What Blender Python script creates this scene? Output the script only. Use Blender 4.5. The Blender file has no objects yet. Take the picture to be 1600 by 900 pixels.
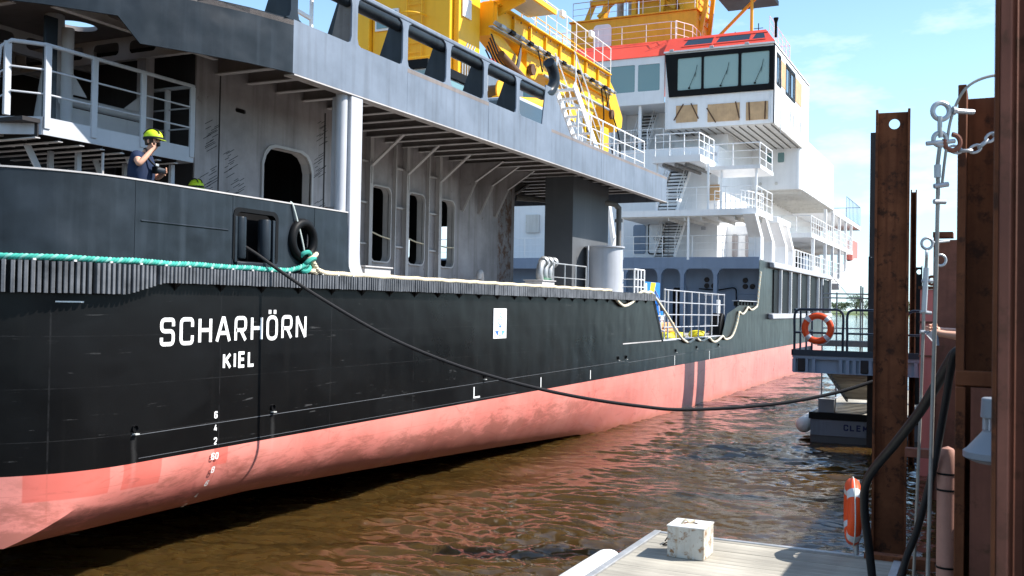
import bpy, bmesh, math, random
from mathutils import Vector, Matrix
random.seed(11)
SC = bpy.context.scene
COL = SC.collection
R = math.radians

# ------------------------------------------------------------------ camera
CAM_H = 3.6                                   # eye height above the water
th, pt, rl = R(25.685), R(0.961), R(1.0)
fw = Vector((-math.sin(th) * math.cos(pt), math.cos(th) * math.cos(pt), math.sin(pt)))
rt0 = Vector((math.cos(th), math.sin(th), 0)); up0 = rt0.cross(fw)
rt = rt0 * math.cos(rl) + up0 * math.sin(rl); upv = -rt0 * math.sin(rl) + up0 * math.cos(rl)
cd = bpy.data.cameras.new('camera'); cam = bpy.data.objects.new('camera', cd); COL.objects.link(cam)
cam.matrix_world = Matrix(((rt.x, upv.x, -fw.x, 0), (rt.y, upv.y, -fw.y, 0), (rt.z, upv.z, -fw.z, CAM_H), (0, 0, 0, 1)))
cd.sensor_width = 36; cd.lens = 36 * 1550 / 1600; cd.clip_start = 0.1; cd.clip_end = 6000
cd.dof.use_dof = True; cd.dof.focus_distance = 19; cd.dof.aperture_fstop = 5.6
SC.camera = cam

# ------------------------------------------------------------------ light
SUN_EL, SUN_AZ = R(46), R(26)                 # sun stands over the quay, a little ahead
sdir = Vector((math.cos(SUN_AZ) * math.cos(SUN_EL), math.sin(SUN_AZ) * math.cos(SUN_EL), math.sin(SUN_EL)))
sl = bpy.data.lights.new('sun', 'SUN'); sl.energy = 4.6; sl.angle = R(0.55); sl.color = (1, 0.955, 0.89)
so = bpy.data.objects.new('sun', sl); COL.objects.link(so)
so.rotation_euler = (-sdir).to_track_quat('-Z', 'Y').to_euler(); so.location = (30, 20, 60)

wd = bpy.data.worlds.new('World'); SC.world = wd; wd.use_nodes = True
nt = wd.node_tree; nt.nodes.clear()
def wn(t, **k):
    n = nt.nodes.new(t)
    for a, b in k.items(): setattr(n, a, b)
    return n
wo = wn('ShaderNodeOutputWorld'); bg = wn('ShaderNodeBackground'); bg.inputs[1].default_value = 0.105
sky = wn('ShaderNodeTexSky', sky_type='NISHITA', sun_disc=False)
sky.sun_elevation = SUN_EL; sky.sun_rotation = R(90) - SUN_AZ
sky.air_density = 1.0; sky.dust_density = 0.15; sky.ozone_density = 3.5
tc = wn('ShaderNodeTexCoord'); mp = wn('ShaderNodeMapping'); mp.inputs[3].default_value = (1.6, 1.6, 5.0)
mp.inputs[1].default_value = (2.3, 0.4, 0.1)
nz = wn('ShaderNodeTexNoise'); nz.inputs['Scale'].default_value = 2.1; nz.inputs['Detail'].default_value = 7; nz.inputs['Roughness'].default_value = 0.6
rp = wn('ShaderNodeValToRGB'); rp.color_ramp.elements[0].position = 0.50; rp.color_ramp.elements[1].position = 0.74
mx = wn('ShaderNodeMixRGB'); mx.inputs[2].default_value = (6.6, 7.0, 7.4, 1)
L = nt.links.new
L(tc.outputs['Generated'], mp.inputs[0]); L(mp.outputs[0], nz.inputs['Vector']); L(nz.outputs[0], rp.inputs[0])
tint = wn('ShaderNodeMixRGB', blend_type='MULTIPLY'); tint.inputs[0].default_value = 1; tint.inputs[2].default_value = (0.95, 1.08, 1.10, 1)
sx = wn('ShaderNodeSeparateXYZ'); L(tc.outputs['Generated'], sx.inputs[0])
hz = wn('ShaderNodeMapRange', interpolation_type='SMOOTHSTEP')          # summer haze towards the horizon, all round
for i_, q_ in enumerate((0.0, 0.40, 0.60, 0.06)): hz.inputs[i_ + 1].default_value = q_
L(sx.outputs[2], hz.inputs[0])
hm = wn('ShaderNodeMixRGB'); hm.inputs[2].default_value = (4.4, 6.4, 7.8, 1)
L(sky.outputs[0], tint.inputs[1]); L(hz.outputs[0], hm.inputs[0]); L(tint.outputs[0], hm.inputs[1])
L(rp.outputs[0], mx.inputs[0]); L(hm.outputs[0], mx.inputs[1]); L(mx.outputs[0], bg.inputs[0]); L(bg.outputs[0], wo.inputs[0])

SC.render.engine = 'CYCLES'
SC.view_settings.view_transform = 'Standard'; SC.view_settings.look = 'None'
SC.view_settings.exposure = 1.05; SC.view_settings.gamma = 1.0
SC.cycles.use_denoising = True
try: SC.cycles.denoiser = 'OPENIMAGEDENOISE'
except Exception: pass
SC.cycles.max_bounces = 7; SC.cycles.diffuse_bounces = 4; SC.cycles.glossy_bounces = 4; SC.cycles.transmission_bounces = 4
SC.cycles.caustics_reflective = False; SC.cycles.caustics_refractive = False
SC.cycles.sample_clamp_indirect = 6

# ------------------------------------------------------------------ helpers
def link(o, parent=None):
    COL.objects.link(o)
    if parent is not None:
        o.parent = parent
        if parent.parent is None: o.matrix_parent_inverse = Matrix.Translation(-parent.location)
    return o
def tag(o, label=None, cat=None, group=None, kind=None):
    if label: o['label'] = label
    if cat: o['category'] = cat
    if group: o['group'] = group
    if kind: o['kind'] = kind
    return o
def thing(name, label, cat, loc=(0, 0, 0), group=None):
    o = bpy.data.objects.new(name, None); o.empty_display_size = 0.2; COL.objects.link(o); o.location = loc
    return tag(o, label, cat, group)
def V(*a): return Vector(a)

class MB:
    def __init__(s): s.v = []; s.f = []
    def add(s, vs, fs):
        n = len(s.v); s.v += [tuple(v) for v in vs]; s.f += [tuple(i + n for i in f) for f in fs]; return s
    def box(s, x0, x1, y0, y1, z0, z1):
        return s.add([(x0, y0, z0), (x1, y0, z0), (x1, y1, z0), (x0, y1, z0), (x0, y0, z1), (x1, y0, z1), (x1, y1, z1), (x0, y1, z1)],
                     [(0, 3, 2, 1), (4, 5, 6, 7), (0, 1, 5, 4), (1, 2, 6, 5), (2, 3, 7, 6), (3, 0, 4, 7)])
    def bar(s, a, b, w, h, up=(0, 0, 1)):
        a, b = V(*a), V(*b); d = (b - a).normalized(); u = V(*up)
        if abs(d.dot(u)) > 0.97: u = V(0, 1, 0)
        x = d.cross(u).normalized() * w / 2; y = x.cross(d).normalized() * h / 2
        vs = [p + i * x + j * y for p in (a, b) for i, j in ((-1, -1), (1, -1), (1, 1), (-1, 1))]
        return s.add(vs, [(0, 1, 2, 3), (7, 6, 5, 4), (0, 4, 5, 1), (1, 5, 6, 2), (2, 6, 7, 3), (3, 7, 4, 0)])
    def tube(s, pts, r, n=8, closed=False, rs=None):
        pts = [V(*p) for p in pts]; m = len(pts); rings = []; nrm = None
        for i, p in enumerate(pts):
            if closed: d = (pts[(i + 1) % m] - pts[i - 1])
            else: d = pts[min(i + 1, m - 1)] - pts[max(i - 1, 0)]
            d.normalize()
            if nrm is None:
                nrm = d.cross(V(0, 0, 1))
                if nrm.length < 0.05: nrm = d.cross(V(0, 1, 0))
            nrm = (nrm - d * nrm.dot(d)); nrm.normalize(); bi = d.cross(nrm)
            rr = rs[i] if rs else r
            rings.append([p + rr * (math.cos(2 * math.pi * k / n) * nrm + math.sin(2 * math.pi * k / n) * bi) for k in range(n)])
        vs = [q for rg in rings for q in rg]; fs = []
        for i in range(m if closed else m - 1):
            j = (i + 1) % m
            for k in range(n):
                k2 = (k + 1) % n; fs.append((i * n + k, j * n + k, j * n + k2, i * n + k2))
        if not closed: fs += [tuple(range(n)), tuple(range((m - 1) * n, m * n))[::-1]]
        return s.add(vs, fs)
    def prism(s, poly, axis, a, b):
        """2-D polygon pushed along an axis: 'x' takes (y,z), 'y' takes (x,z), 'z' takes (x,y)"""
        def p3(q, t): return {'x': (t, q[0], q[1]), 'y': (q[0], t, q[1]), 'z': (q[0], q[1], t)}[axis]
        n = len(poly); vs = [p3(q, a) for q in poly] + [p3(q, b) for q in poly]
        fs = [tuple(range(n))[::-1], tuple(range(n, 2 * n))] + [(i, (i + 1) % n, n + (i + 1) % n, n + i) for i in range(n)]
        return s.add(vs, fs)
    def lathe(s, prof, o, n=20, axis='z', a0=0, a1=2 * math.pi):
        full = abs(a1 - a0 - 2 * math.pi) < 1e-6; m = len(prof); vs = []; cnt = n if full else n + 1
        for k in range(cnt):
            a = a0 + (a1 - a0) * k / n; c, si = math.cos(a), math.sin(a)
            for r, h in prof:
                vs.append({'z': (o[0] + r * c, o[1] + r * si, o[2] + h), 'x': (o[0] + h, o[1] + r * c, o[2] + r * si), 'y': (o[0] + r * c, o[1] + h, o[2] + r * si)}[axis])
        fs = []
        for k in range(n):
            k2 = (k + 1) % cnt if full else k + 1
            for j in range(m - 1): fs.append((k * m + j, k2 * m + j, k2 * m + j + 1, k * m + j + 1))
        return s.add(vs, fs)
    def holed(s, outer, holes, axis, a, b):
        """plate with openings, thickness from a to b along axis"""
        def p3(q, t): return {'x': (t, q[0], q[1]), 'y': (q[0], t, q[1]), 'z': (q[0], q[1], t)}[axis]
        bm = bmesh.new(); es = []
        for lp in [outer] + holes:
            vv = [bm.verts.new((q[0], q[1], 0)) for q in lp]
            es += [bm.edges.new((vv[i], vv[(i + 1) % len(vv)])) for i in range(len(vv))]
        bmesh.ops.triangle_fill(bm, use_beauty=True, use_dissolve=False, edges=es, normal=(0, 0, 1))
        bm.verts.index_update(); q = [(v.co.x, v.co.y) for v in bm.verts]; n = len(q)
        fs = [tuple(v.index for v in f.verts) for f in bm.faces]; bm.free()
        vs = [p3(t, a) for t in q] + [p3(t, b) for t in q]
        ff = [f for f in fs] + [tuple(i + n for i in f[::-1]) for f in fs]; k = 0
        for lp in [outer] + holes:
            m = len(lp); ff += [(k + i, k + (i + 1) % m, n + k + (i + 1) % m, n + k + i) for i in range(m)]; k += m
        return s.add(vs, ff)
    def build(s, name, mat, parent=None, bevel=0, smooth=35, kind=None, recalc=True):
        me = bpy.data.meshes.new(name); me.from_pydata(s.v, [], s.f); fin(me, smooth, recalc)
        o = bpy.data.objects.new(name, me); me.materials.append(mat); link(o, parent)
        if bevel:
            m = o.modifiers.new('bevel', 'BEVEL'); m.width = bevel; m.segments = 2; m.limit_method = 'ANGLE'; m.angle_limit = R(40)
        if kind: o['kind'] = kind
        return o
def fin(me, smooth=35, recalc=True):
    bm = bmesh.new(); bm.from_mesh(me)
    if recalc: bmesh.ops.recalc_face_normals(bm, faces=bm.faces)
    if smooth:
        t = R(smooth)
        for f in bm.faces: f.smooth = True
        for e in bm.edges: e.smooth = len(e.link_faces) == 2 and e.calc_face_angle(9) < t
    bm.to_mesh(me); bm.free()
def rrect(x0, x1, y0, y1, r, n=5):
    pts = []
    for cx, cy, a in ((x1 - r, y0 + r, -90), (x1 - r, y1 - r, 0), (x0 + r, y1 - r, 90), (x0 + r, y0 + r, 180)):
        for k in range(n + 1):
            t = R(a + 90 * k / n); pts.append((cx + r * math.cos(t), cy + r * math.sin(t)))
    return pts
def circ(cx, cy, r, n=20, ry=None): return [(cx + r * math.cos(2 * math.pi * k / n), cy + (ry or r) * math.sin(2 * math.pi * k / n)) for k in range(n)]
def arc3(pts, n=6):
    """Catmull-Rom through 3-D points"""
    P = [V(*p) for p in pts]; P = [P[0] * 2 - P[1]] + P + [P[-1] * 2 - P[-2]]; out = []
    for i in range(1, len(P) - 2):
        for k in range(n):
            t = k / n; a, b, c, d = P[i - 1], P[i], P[i + 1], P[i + 2]
            out.append(0.5 * ((2 * b) + (c - a) * t + (2 * a - 5 * b + 4 * c - d) * t * t + (3 * b - a - 3 * c + d) * t ** 3))
    out.append(P[-2]); return out
def copy_tree(o, parent=None):
    c = o.copy(); COL.objects.link(c); c.parent = parent
    for ch in list(o.children): copy_tree(ch, c)
    return c

# ------------------------------------------------------------------ materials
MATS = {}
def nodes(name):
    m = bpy.data.materials.new(name); m.use_nodes = True; t = m.node_tree
    return m, t, t.nodes['Principled BSDF'], t.nodes.new, t.links.new
def paint(name, rgb, rough=0.45, var=0.12, streak=0.15, buckle=0.0, rust=0.0, metal=0.0, scale=1.0, rustcol=(0.16, 0.06, 0.025), grime=(0.35, 0.32, 0.28), spec=0.28):
    """painted steel: cloudy tone, rain streaks, a little rust, plates that are not quite flat"""
    m, t, p, N, K = nodes(name)
    tcn = N('ShaderNodeTexCoord')
    n1 = N('ShaderNodeTexNoise'); n1.inputs['Scale'].default_value = 0.9 * scale; n1.inputs['Detail'].default_value = 6; n1.inputs['Roughness'].default_value = 0.65
    K(tcn.outputs['Object'], n1.inputs['Vector'])
    mpn = N('ShaderNodeMapping'); mpn.inputs[3].default_value = (3.2 * scale, 3.2 * scale, 0.22 * scale); K(tcn.outputs['Object'], mpn.inputs[0])
    n2 = N('ShaderNodeTexNoise'); n2.inputs['Scale'].default_value = 1.7; n2.inputs['Detail'].default_value = 5; K(mpn.outputs[0], n2.inputs['Vector'])
    r1 = N('ShaderNodeMapRange'); r1.inputs[1].default_value = 0.3; r1.inputs[2].default_value = 0.7; r1.inputs[3].default_value = 1 - var; r1.inputs[4].default_value = 1 + var
    K(n1.outputs[0], r1.inputs[0])
    mul = N('ShaderNodeMixRGB'); mul.blend_type = 'MULTIPLY'; mul.inputs[0].default_value = 1; mul.inputs[1].default_value = (*rgb, 1); K(r1.outputs[0], mul.inputs[2])
    r2 = N('ShaderNodeMapRange'); r2.inputs[1].default_value = 0.5; r2.inputs[2].default_value = 0.75; r2.inputs[3].default_value = 0; r2.inputs[4].default_value = streak; K(n2.outputs[0], r2.inputs[0])
    gm = N('ShaderNodeMixRGB'); gm.inputs[2].default_value = (*[c * g for c, g in zip(rgb, grime)], 1) if max(rgb) > 0.12 else (*[c * 1.9 + 0.006 for c in rgb], 1)
    K(r2.outputs[0], gm.inputs[0]); K(mul.outputs[0], gm.inputs[1]); out = gm.outputs[0]
    if rust > 0:
        n3 = N('ShaderNodeTexNoise'); n3.inputs['Scale'].default_value = 3.1 * scale; n3.inputs['Detail'].default_value = 9; n3.inputs['Roughness'].default_value = 0.72; K(tcn.outputs['Object'], n3.inputs['Vector'])
        r3 = N('ShaderNodeMapRange'); r3.inputs[1].default_value = 0.68 - 0.22 * rust; r3.inputs[2].default_value = 0.74 - 0.16 * rust; K(n3.outputs[0], r3.inputs[0])
        rm = N('ShaderNodeMixRGB'); rm.inputs[2].default_value = (*rustcol, 1); K(r3.outputs[0], rm.inputs[0]); K(out, rm.inputs[1]); out = rm.outputs[0]
    K(out, p.inputs['Base Color'])
    r4 = N('ShaderNodeMapRange'); r4.inputs[3].default_value = max(0.05, rough - 0.12); r4.inputs[4].default_value = min(1, rough + 0.14); K(n1.outputs[0], r4.inputs[0]); K(r4.outputs[0], p.inputs['Roughness'])
    p.inputs['Metallic'].default_value = metal; p.inputs['Specular IOR Level'].default_value = spec
    bp = N('ShaderNodeBump'); bp.inputs['Strength'].default_value = 0.12; bp.inputs['Distance'].default_value = 0.004
    n5 = N('ShaderNodeTexNoise'); n5.inputs['Scale'].default_value = 60; n5.inputs['Detail'].default_value = 3; K(tcn.outputs['Object'], n5.inputs['Vector']); K(n5.outputs[0], bp.inputs['Height'])
    last = bp
    if buckle > 0:
        n4 = N('ShaderNodeTexNoise'); n4.inputs['Scale'].default_value = 1.5; n4.inputs['Detail'].default_value = 1.5; K(tcn.outputs['Object'], n4.inputs['Vector'])
        b2 = N('ShaderNodeBump'); b2.inputs['Strength'].default_value = buckle; b2.inputs['Distance'].default_value = 0.12; K(n4.outputs[0], b2.inputs['Height']); K(bp.outputs[0], b2.inputs['Normal']); last = b2
    K(last.outputs[0], p.inputs['Normal'])
    MATS[name] = m; return m
M = {}
M['slate'] = paint('dark_slate_paint', (0.0135, 0.0185, 0.0245), 0.36, 0.5, 0.6, 0.5, spec=0.25)
M['fascia'] = paint('light_grey_steel', (0.165, 0.197, 0.247), 0.5, 0.18, 0.4, 0.2)
M['lgrey'] = paint('pale_grey_paint', (0.45, 0.46, 0.49), 0.5, 0.1, 0.25, 0.05)
M['mgrey'] = paint('primer_grey_wall', (0.33, 0.302, 0.30), 0.6, 0.28, 0.5, 0.12, 0.18, rustcol=(0.14, 0.11, 0.095))
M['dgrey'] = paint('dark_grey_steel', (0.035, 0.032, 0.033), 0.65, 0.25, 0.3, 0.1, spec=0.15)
M['frame'] = paint('frame_grey', (0.48, 0.455, 0.445), 0.6, 0.18, 0.25)
M['casing'] = paint('casing_grey', (0.095, 0.10, 0.108), 0.6, 0.1, 0.15)
M['bgrey'] = paint('blue_grey_paint', (0.185, 0.24, 0.33), 0.45, 0.08, 0.15, 0.06)
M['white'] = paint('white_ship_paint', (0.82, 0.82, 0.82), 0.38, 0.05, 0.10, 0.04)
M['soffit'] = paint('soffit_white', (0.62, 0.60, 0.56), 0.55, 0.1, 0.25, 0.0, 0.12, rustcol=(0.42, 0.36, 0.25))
M['black'] = paint('black_paint', (0.006, 0.006, 0.0065), 0.5, 0.3, 0.2, spec=0.12)
M['rubber'] = paint('fender_rubber', (0.105, 0.11, 0.12), 0.6, 0.5, 0.5, scale=3)
M['yellow'] = paint('crane_yellow', (0.88, 0.47, 0.022), 0.42, 0.07, 0.2, 0.05, grime=(0.75, 0.6, 0.5))
M['ochre'] = paint('mast_yellow', (0.74, 0.41, 0.03), 0.48, 0.1, 0.25, 0.05, grime=(0.6, 0.5, 0.4))
M['redroof'] = paint('signal_red_paint', (0.72, 0.075, 0.045), 0.42, 0.08, 0.15)
M['pinkred'] = paint('faded_red_paint', (0.66, 0.19, 0.16), 0.5, 0.1, 0.2)
M['wood'] = paint('plywood', (0.55, 0.36, 0.20), 0.7, 0.15, 0.2, scale=3)
M['slat'] = paint('brown_timber', (0.11, 0.06, 0.035), 0.75, 0.2)
M['galv'] = paint('galvanised_steel', (0.42, 0.43, 0.44), 0.45, 0.15, 0.2, metal=0.5, scale=6)
M['pipe'] = paint('sooty_pipe', (0.16, 0.15, 0.14), 0.5, 0.25, 0.4, 0, 0.25, scale=2)
M['rust'] = paint('rusty_steel', (0.145, 0.051, 0.023), 0.8, 0.45, 0.7, 0.15, 0.7, scale=2.0, rustcol=(0.052, 0.022, 0.013), grime=(0.5, 0.4, 0.4), spec=0.15)
M['rustred'] = paint('red_oxide_steel', (0.21, 0.078, 0.05), 0.72, 0.35, 0.5, 0, 0.55, scale=1.6, rustcol=(0.12, 0.05, 0.028))
M['rustblk'] = paint('tarred_steel', (0.02, 0.017, 0.018), 0.6, 0.3, 0.4, 0, 0.15, scale=2)
M['rustcol'] = paint('flaking_rusty_steel', (0.26, 0.24, 0.24), 0.75, 0.2, 0.4, 0, 1.0, scale=1.3, rustcol=(0.13, 0.07, 0.045))
M['plat'] = paint('platform_blue_grey', (0.22, 0.27, 0.345), 0.5, 0.1, 0.3)
M['platdk'] = paint('platform_dark_blue', (0.022, 0.03, 0.045), 0.45, 0.15, 0.2)
M['hose'] = paint('black_hose', (0.014, 0.015, 0.017), 0.55, 0.3, 0.2, scale=4)
M['orange'] = paint('lifebuoy_orange', (0.72, 0.075, 0.015), 0.45, 0.12, 0.15, scale=3)
M['tape'] = paint('reflective_tape', (0.55, 0.56, 0.58), 0.35, 0.1, 0.1)
M['fend'] = paint('white_fender', (0.72, 0.72, 0.70), 0.5, 0.12, 0.3)
M['bollard'] = paint('bollard_flaking_white', (0.56, 0.55, 0.50), 0.65, 0.18, 0.7, 0, 0.74, scale=3.2, rustcol=(0.24, 0.12, 0.045), grime=(0.7, 0.52, 0.32))
M['navy'] = paint('navy_cloth', (0.014, 0.025, 0.06), 0.9, 0.25, 0.1, scale=6)
M['cloth'] = paint('dark_cloth', (0.02, 0.02, 0.023), 0.9, 0.2, 0.1, scale=6)
M['skin'] = paint('skin', (0.58, 0.32, 0.22), 0.55, 0.06, 0.0, scale=5)
M['hair'] = paint('hair', (0.05, 0.035, 0.025), 0.7)
M['lime'] = paint('lime_helmet', (0.55, 0.72, 0.03), 0.35, 0.05, 0.05)
M['lampgrey'] = paint('lamp_grey', (0.20, 0.22, 0.25), 0.45, 0.06, 0.1)
M['letter'] = paint('white_lettering', (0.85, 0.85, 0.83), 0.5, 0.04, 0.05)
M['mark'] = paint('dull_white_marking', (0.50, 0.50, 0.48), 0.6, 0.2, 0.3)
M['blue'] = paint('sign_blue', (0.03, 0.14, 0.45), 0.5, 0.05, 0)
M['paleblue'] = paint('sign_pale_blue', (0.14, 0.38, 0.62), 0.5, 0.05, 0)
M['bblue'] = paint('banner_blue', (0.02, 0.20, 0.66), 0.55, 0.05, 0.05)
M['byellow'] = paint('banner_yellow', (0.80, 0.66, 0.02), 0.55, 0.05, 0.05)
M['dkblue'] = paint('dark_blue_print', (0.012, 0.02, 0.09), 0.6, 0.05, 0)
M['pipepink'] = paint('weathered_red_pipe', (0.40, 0.20, 0.15), 0.65, 0.2, 0.3, 0, 0.3, scale=3)
M['ropegrn'] = paint('green_rope', (0.05, 0.34, 0.27), 0.85, 0.2, 0.0, scale=8)
M['ropewht'] = paint('pale_rope', (0.55, 0.60, 0.56), 0.85, 0.2, 0.0, scale=8)
M['ropebge'] = paint('beige_rope', (0.62, 0.53, 0.38), 0.85, 0.2, 0.0, scale=8)
M['ropeblk'] = paint('black_mooring_line', (0.018, 0.017, 0.018), 0.75, 0.3, 0.0, scale=8)
M['wire'] = paint('wire_rope', (0.30, 0.28, 0.25), 0.55, 0.25, 0.2, metal=0.4, scale=6)
M['deckgrey'] = paint('deck_grey', (0.33, 0.32, 0.31), 0.7, 0.2, 0.2)
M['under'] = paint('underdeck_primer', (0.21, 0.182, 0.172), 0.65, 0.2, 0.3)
M['mesh'] = paint('scaffold_steel', (0.25, 0.25, 0.25), 0.5, 0.2)
def glass(name, rgb, rough=0.04):
    m, t, p, N, K = nodes(name); p.inputs['Base Color'].default_value = (*rgb, 1); p.inputs['Roughness'].default_value = rough
    p.inputs['IOR'].default_value = 1.52; p.inputs['Coat Weight'].default_value = 0.6; p.inputs['Coat Roughness'].default_value = 0.02
    tcn = N('ShaderNodeTexCoord'); n1 = N('ShaderNodeTexNoise'); n1.inputs['Scale'].default_value = 0.8; K(tcn.outputs['Object'], n1.inputs['Vector'])
    b = N('ShaderNodeBump'); b.inputs['Strength'].default_value = 0.05; b.inputs['Distance'].default_value = 0.05; K(n1.outputs[0], b.inputs['Height']); K(b.outputs[0], p.inputs['Normal'])
    return m
M['glass'] = glass('green_tinted_glass', (0.27, 0.38, 0.34))
M['glass2'] = glass('teal_tinted_glass', (0.15, 0.27, 0.275))
M['glassdk'] = glass('dark_glass', (0.02, 0.03, 0.04))

def hull_material():
    m, t, p, N, K = nodes('hull_paint')
    g = N('ShaderNodeNewGeometry'); sp = N('ShaderNodeSeparateXYZ'); K(g.outputs['Position'], sp.inputs[0])
    def mth(op, a, b=None, c=None):
        n = N('ShaderNodeMath'); n.operation = op
        for i, q in enumerate((a, b, c)):
            if q is None: continue
            if isinstance(q, (int, float)): n.inputs[i].default_value = q
            else: K(q, n.inputs[i])
        return n.outputs[0]
    X, Y, Z = sp.outputs
    def noise(scale, detail=5, rough=0.6, mpv=None, dist=0):
        n = N('ShaderNodeTexNoise'); n.inputs['Scale'].default_value = scale; n.inputs['Detail'].default_value = detail; n.inputs['Roughness'].default_value = rough
        n.inputs['Distortion'].default_value = dist
        if mpv:
            q = N('ShaderNodeMapping'); q.inputs[3].default_value = mpv; K(g.outputs['Position'], q.inputs[0]); K(q.outputs[0], n.inputs['Vector'])
        else: K(g.outputs['Position'], n.inputs['Vector'])
        return n.outputs[0]
    def rng(v, a, b, c=0, d=1):
        n = N('ShaderNodeMapRange'); n.interpolation_type = 'SMOOTHSTEP'
        for i, q in enumerate((a, b, c, d)): n.inputs[i + 1].default_value = q
        K(v, n.inputs[0]); return n.outputs[0]
    def mix(f, a, b, mode='MIX'):
        n = N('ShaderNodeMixRGB'); n.blend_type = mode
        for i, q in enumerate((f, a, b)):
            if isinstance(q, (int, float)): n.inputs[i].default_value = q
            elif isinstance(q, tuple): n.inputs[i].default_value = (*q, 1)
            else: K(q, n.inputs[i])
        return n.outputs[0]
    ymin = mth('MINIMUM', Y, 56.0)
    zl = mth('ADD', mth('MULTIPLY', ymin, 0.0036), 1.478)             # boot line, rising slightly forward
    isred = rng(mth('SUBTRACT', zl, Z), -0.003, 0.003)
    cloud = noise(0.5, 6); fine = noise(3.0, 8, 0.7); strk = noise(1.6, 5, 0.6, (3.5, 3.5, 0.16))
    red = mix(rng(cloud, 0.3, 0.7), (0.64, 0.195, 0.16), (0.71, 0.265, 0.222))
    red = mix(mth('MULTIPLY', rng(strk, 0.52, 0.74), 0.45), red, (0.70, 0.25, 0.20))
    # growth and scum close to the waterline and round the bilge
    scum = mth('MULTIPLY', rng(mth('ADD', Z, mth('MULTIPLY', rng(noise(1.3, 9, 0.72, (1.2, 0.8, 2.6), 0.35), 0.34, 0.66), 0.7)), 1.66, 1.08), rng(Y, 34, 20))
    red = mix(mth('MULTIPLY', scum, 0.6), red, (0.20, 0.075, 0.05))
    scum2 = rng(mth('ADD', Z, mth('MULTIPLY', fine, 0.3)), 0.42, 0.12)
    red = mix(mth('MULTIPLY', scum2, 0.5), red, (0.40, 0.14, 0.07))
    def rect(y0, y1, z0, z1, e=0.01):
        a = mth('MULTIPLY', rng(Y, y0 - e, y0 + e), rng(Y, y1 + e, y1 - e)); b = mth('MULTIPLY', rng(Z, z0 - e, z0 + e), rng(Z, z1 + e, z1 - e)); return mth('MULTIPLY', a, b)
    patch = mth('MAXIMUM', mth('MAXIMUM', rect(7.98, 8.92, 1.19, 1.6), rect(9.12, 9.75, 1.19, 1.6)), rect(10.72, 11.0, 1.28, 1.6))
    red = mix(mth('MULTIPLY', patch, 0.62), red, (0.60, 0.105, 0.078))
    blk = mix(rng(cloud, 0.3, 0.7), (0.0035, 0.0036, 0.004), (0.0060, 0.0058, 0.0058))
    band = rng(mth('ADD', Z, mth('MULTIPLY', noise(2, 3), 0.05)), 2.78, 2.86); blk = mix(mth('MULTIPLY', band, 0.4), blk, (0.0085, 0.0087, 0.0092))
    blk = mix(mth('MULTIPLY', rng(strk, 0.55, 0.75), 0.35), blk, (0.012, 0.0115, 0.011))
    scr = noise(1.0, 2, 0.5, (0.5, 0.5, 9.0), 2.5)
    blk = mix(mth('MULTIPLY', rng(scr, 0.66, 0.70), mth('MULTIPLY', rng(fine, 0.5, 0.62), 0.5)), blk, (0.09, 0.09, 0.09))
    # plate seams: thin welds every few metres and at two strakes
    def seam(v, per, w, off=0.0): return rng(mth('ABSOLUTE', mth('SUBTRACT', mth('FRACT', mth('DIVIDE', mth('ADD', v, off), per)), 0.5)), w / per, w / per * 0.4)
    sm = mth('MULTIPLY', mth('MAXIMUM', seam(Y, 2.6, 0.012, 0.9), seam(Z, 0.62, 0.007, 0.28)), rng(fine, 0.35, 0.6))
    blk = mix(mth('MULTIPLY', sm, 0.5), blk, (0.032, 0.032, 0.033)); red = mix(mth('MULTIPLY', sm, 0.35), red, (0.40, 0.11, 0.08))
    pch = rng(noise(0.45, 2, 0.4, (1, 0.8, 1.6)), 0.54, 0.58); blk = mix(mth('MULTIPLY', pch, 0.5), blk, (0.0085, 0.0087, 0.0092))
    rst = mth('MULTIPLY', rng(noise(1.3, 6, 0.75, (5, 5, 0.35)), 0.66, 0.78), rng(noise(0.35, 3), 0.5, 0.62)); red = mix(mth('MULTIPLY', rst, 0.6), red, (0.30, 0.085, 0.05)); blk = mix(mth('MULTIPLY', rst, 0.3), blk, (0.05, 0.03, 0.02))
    swp = rng(mth('ABSOLUTE', mth('SUBTRACT', noise(0.7, 3, 0.5, (1, 0.5, 1.5), 1.2), 0.5)), 0.022, 0.004); red = mix(mth('MULTIPLY', swp, mth('MULTIPLY', rng(fine, 0.42, 0.6), 0.35)), red, (0.28, 0.08, 0.065))
    # chalky runs under the scuppers
    run = None
    for y0, w in ((9.27, 0.07), (11.97, 0.06), (34.2, 0.05), (41.6, 0.5)):
        q = mth('MULTIPLY', rng(mth('ABSOLUTE', mth('SUBTRACT', Y, mth('ADD', y0, mth('MULTIPLY', mth('SUBTRACT', fine, 0.5), 0.12)))), w, 0.0), rng(Z, 2.0 if w < 0.3 else 2.5, 1.7))
        run = q if run is None else mth('MAXIMUM', run, q)
    run = mth('MULTIPLY', run, mth('MULTIPLY', rng(Z, 0.9, 1.5), 0.32))
    blk = mix(run, blk, (0.07, 0.07, 0.07)); red = mix(mth('MULTIPLY', run, 0.8), red, (0.70, 0.30, 0.26))
    K(mix(isred, blk, red), p.inputs['Base Color'])
    rg = N('ShaderNodeMapRange'); rg.inputs[3].default_value = 0.20; rg.inputs[4].default_value = 0.42; K(cloud, rg.inputs[0]); K(rg.outputs[0], p.inputs['Roughness'])
    p.inputs['Specular IOR Level'].default_value = 0.15
    # frames showing through the plating, and welds
    wv = N('ShaderNodeTexWave'); wv.bands_direction = 'Y'; wv.inputs['Scale'].default_value = 0.52; wv.inputs['Distortion'].default_value = 0.6; wv.inputs['Detail'].default_value = 1; K(g.outputs['Position'], wv.inputs['Vector'])
    b1 = N('ShaderNodeBump'); b1.inputs['Strength'].default_value = 0.07; b1.inputs['Distance'].default_value = 0.02; K(wv.outputs[1], b1.inputs['Height'])
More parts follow.
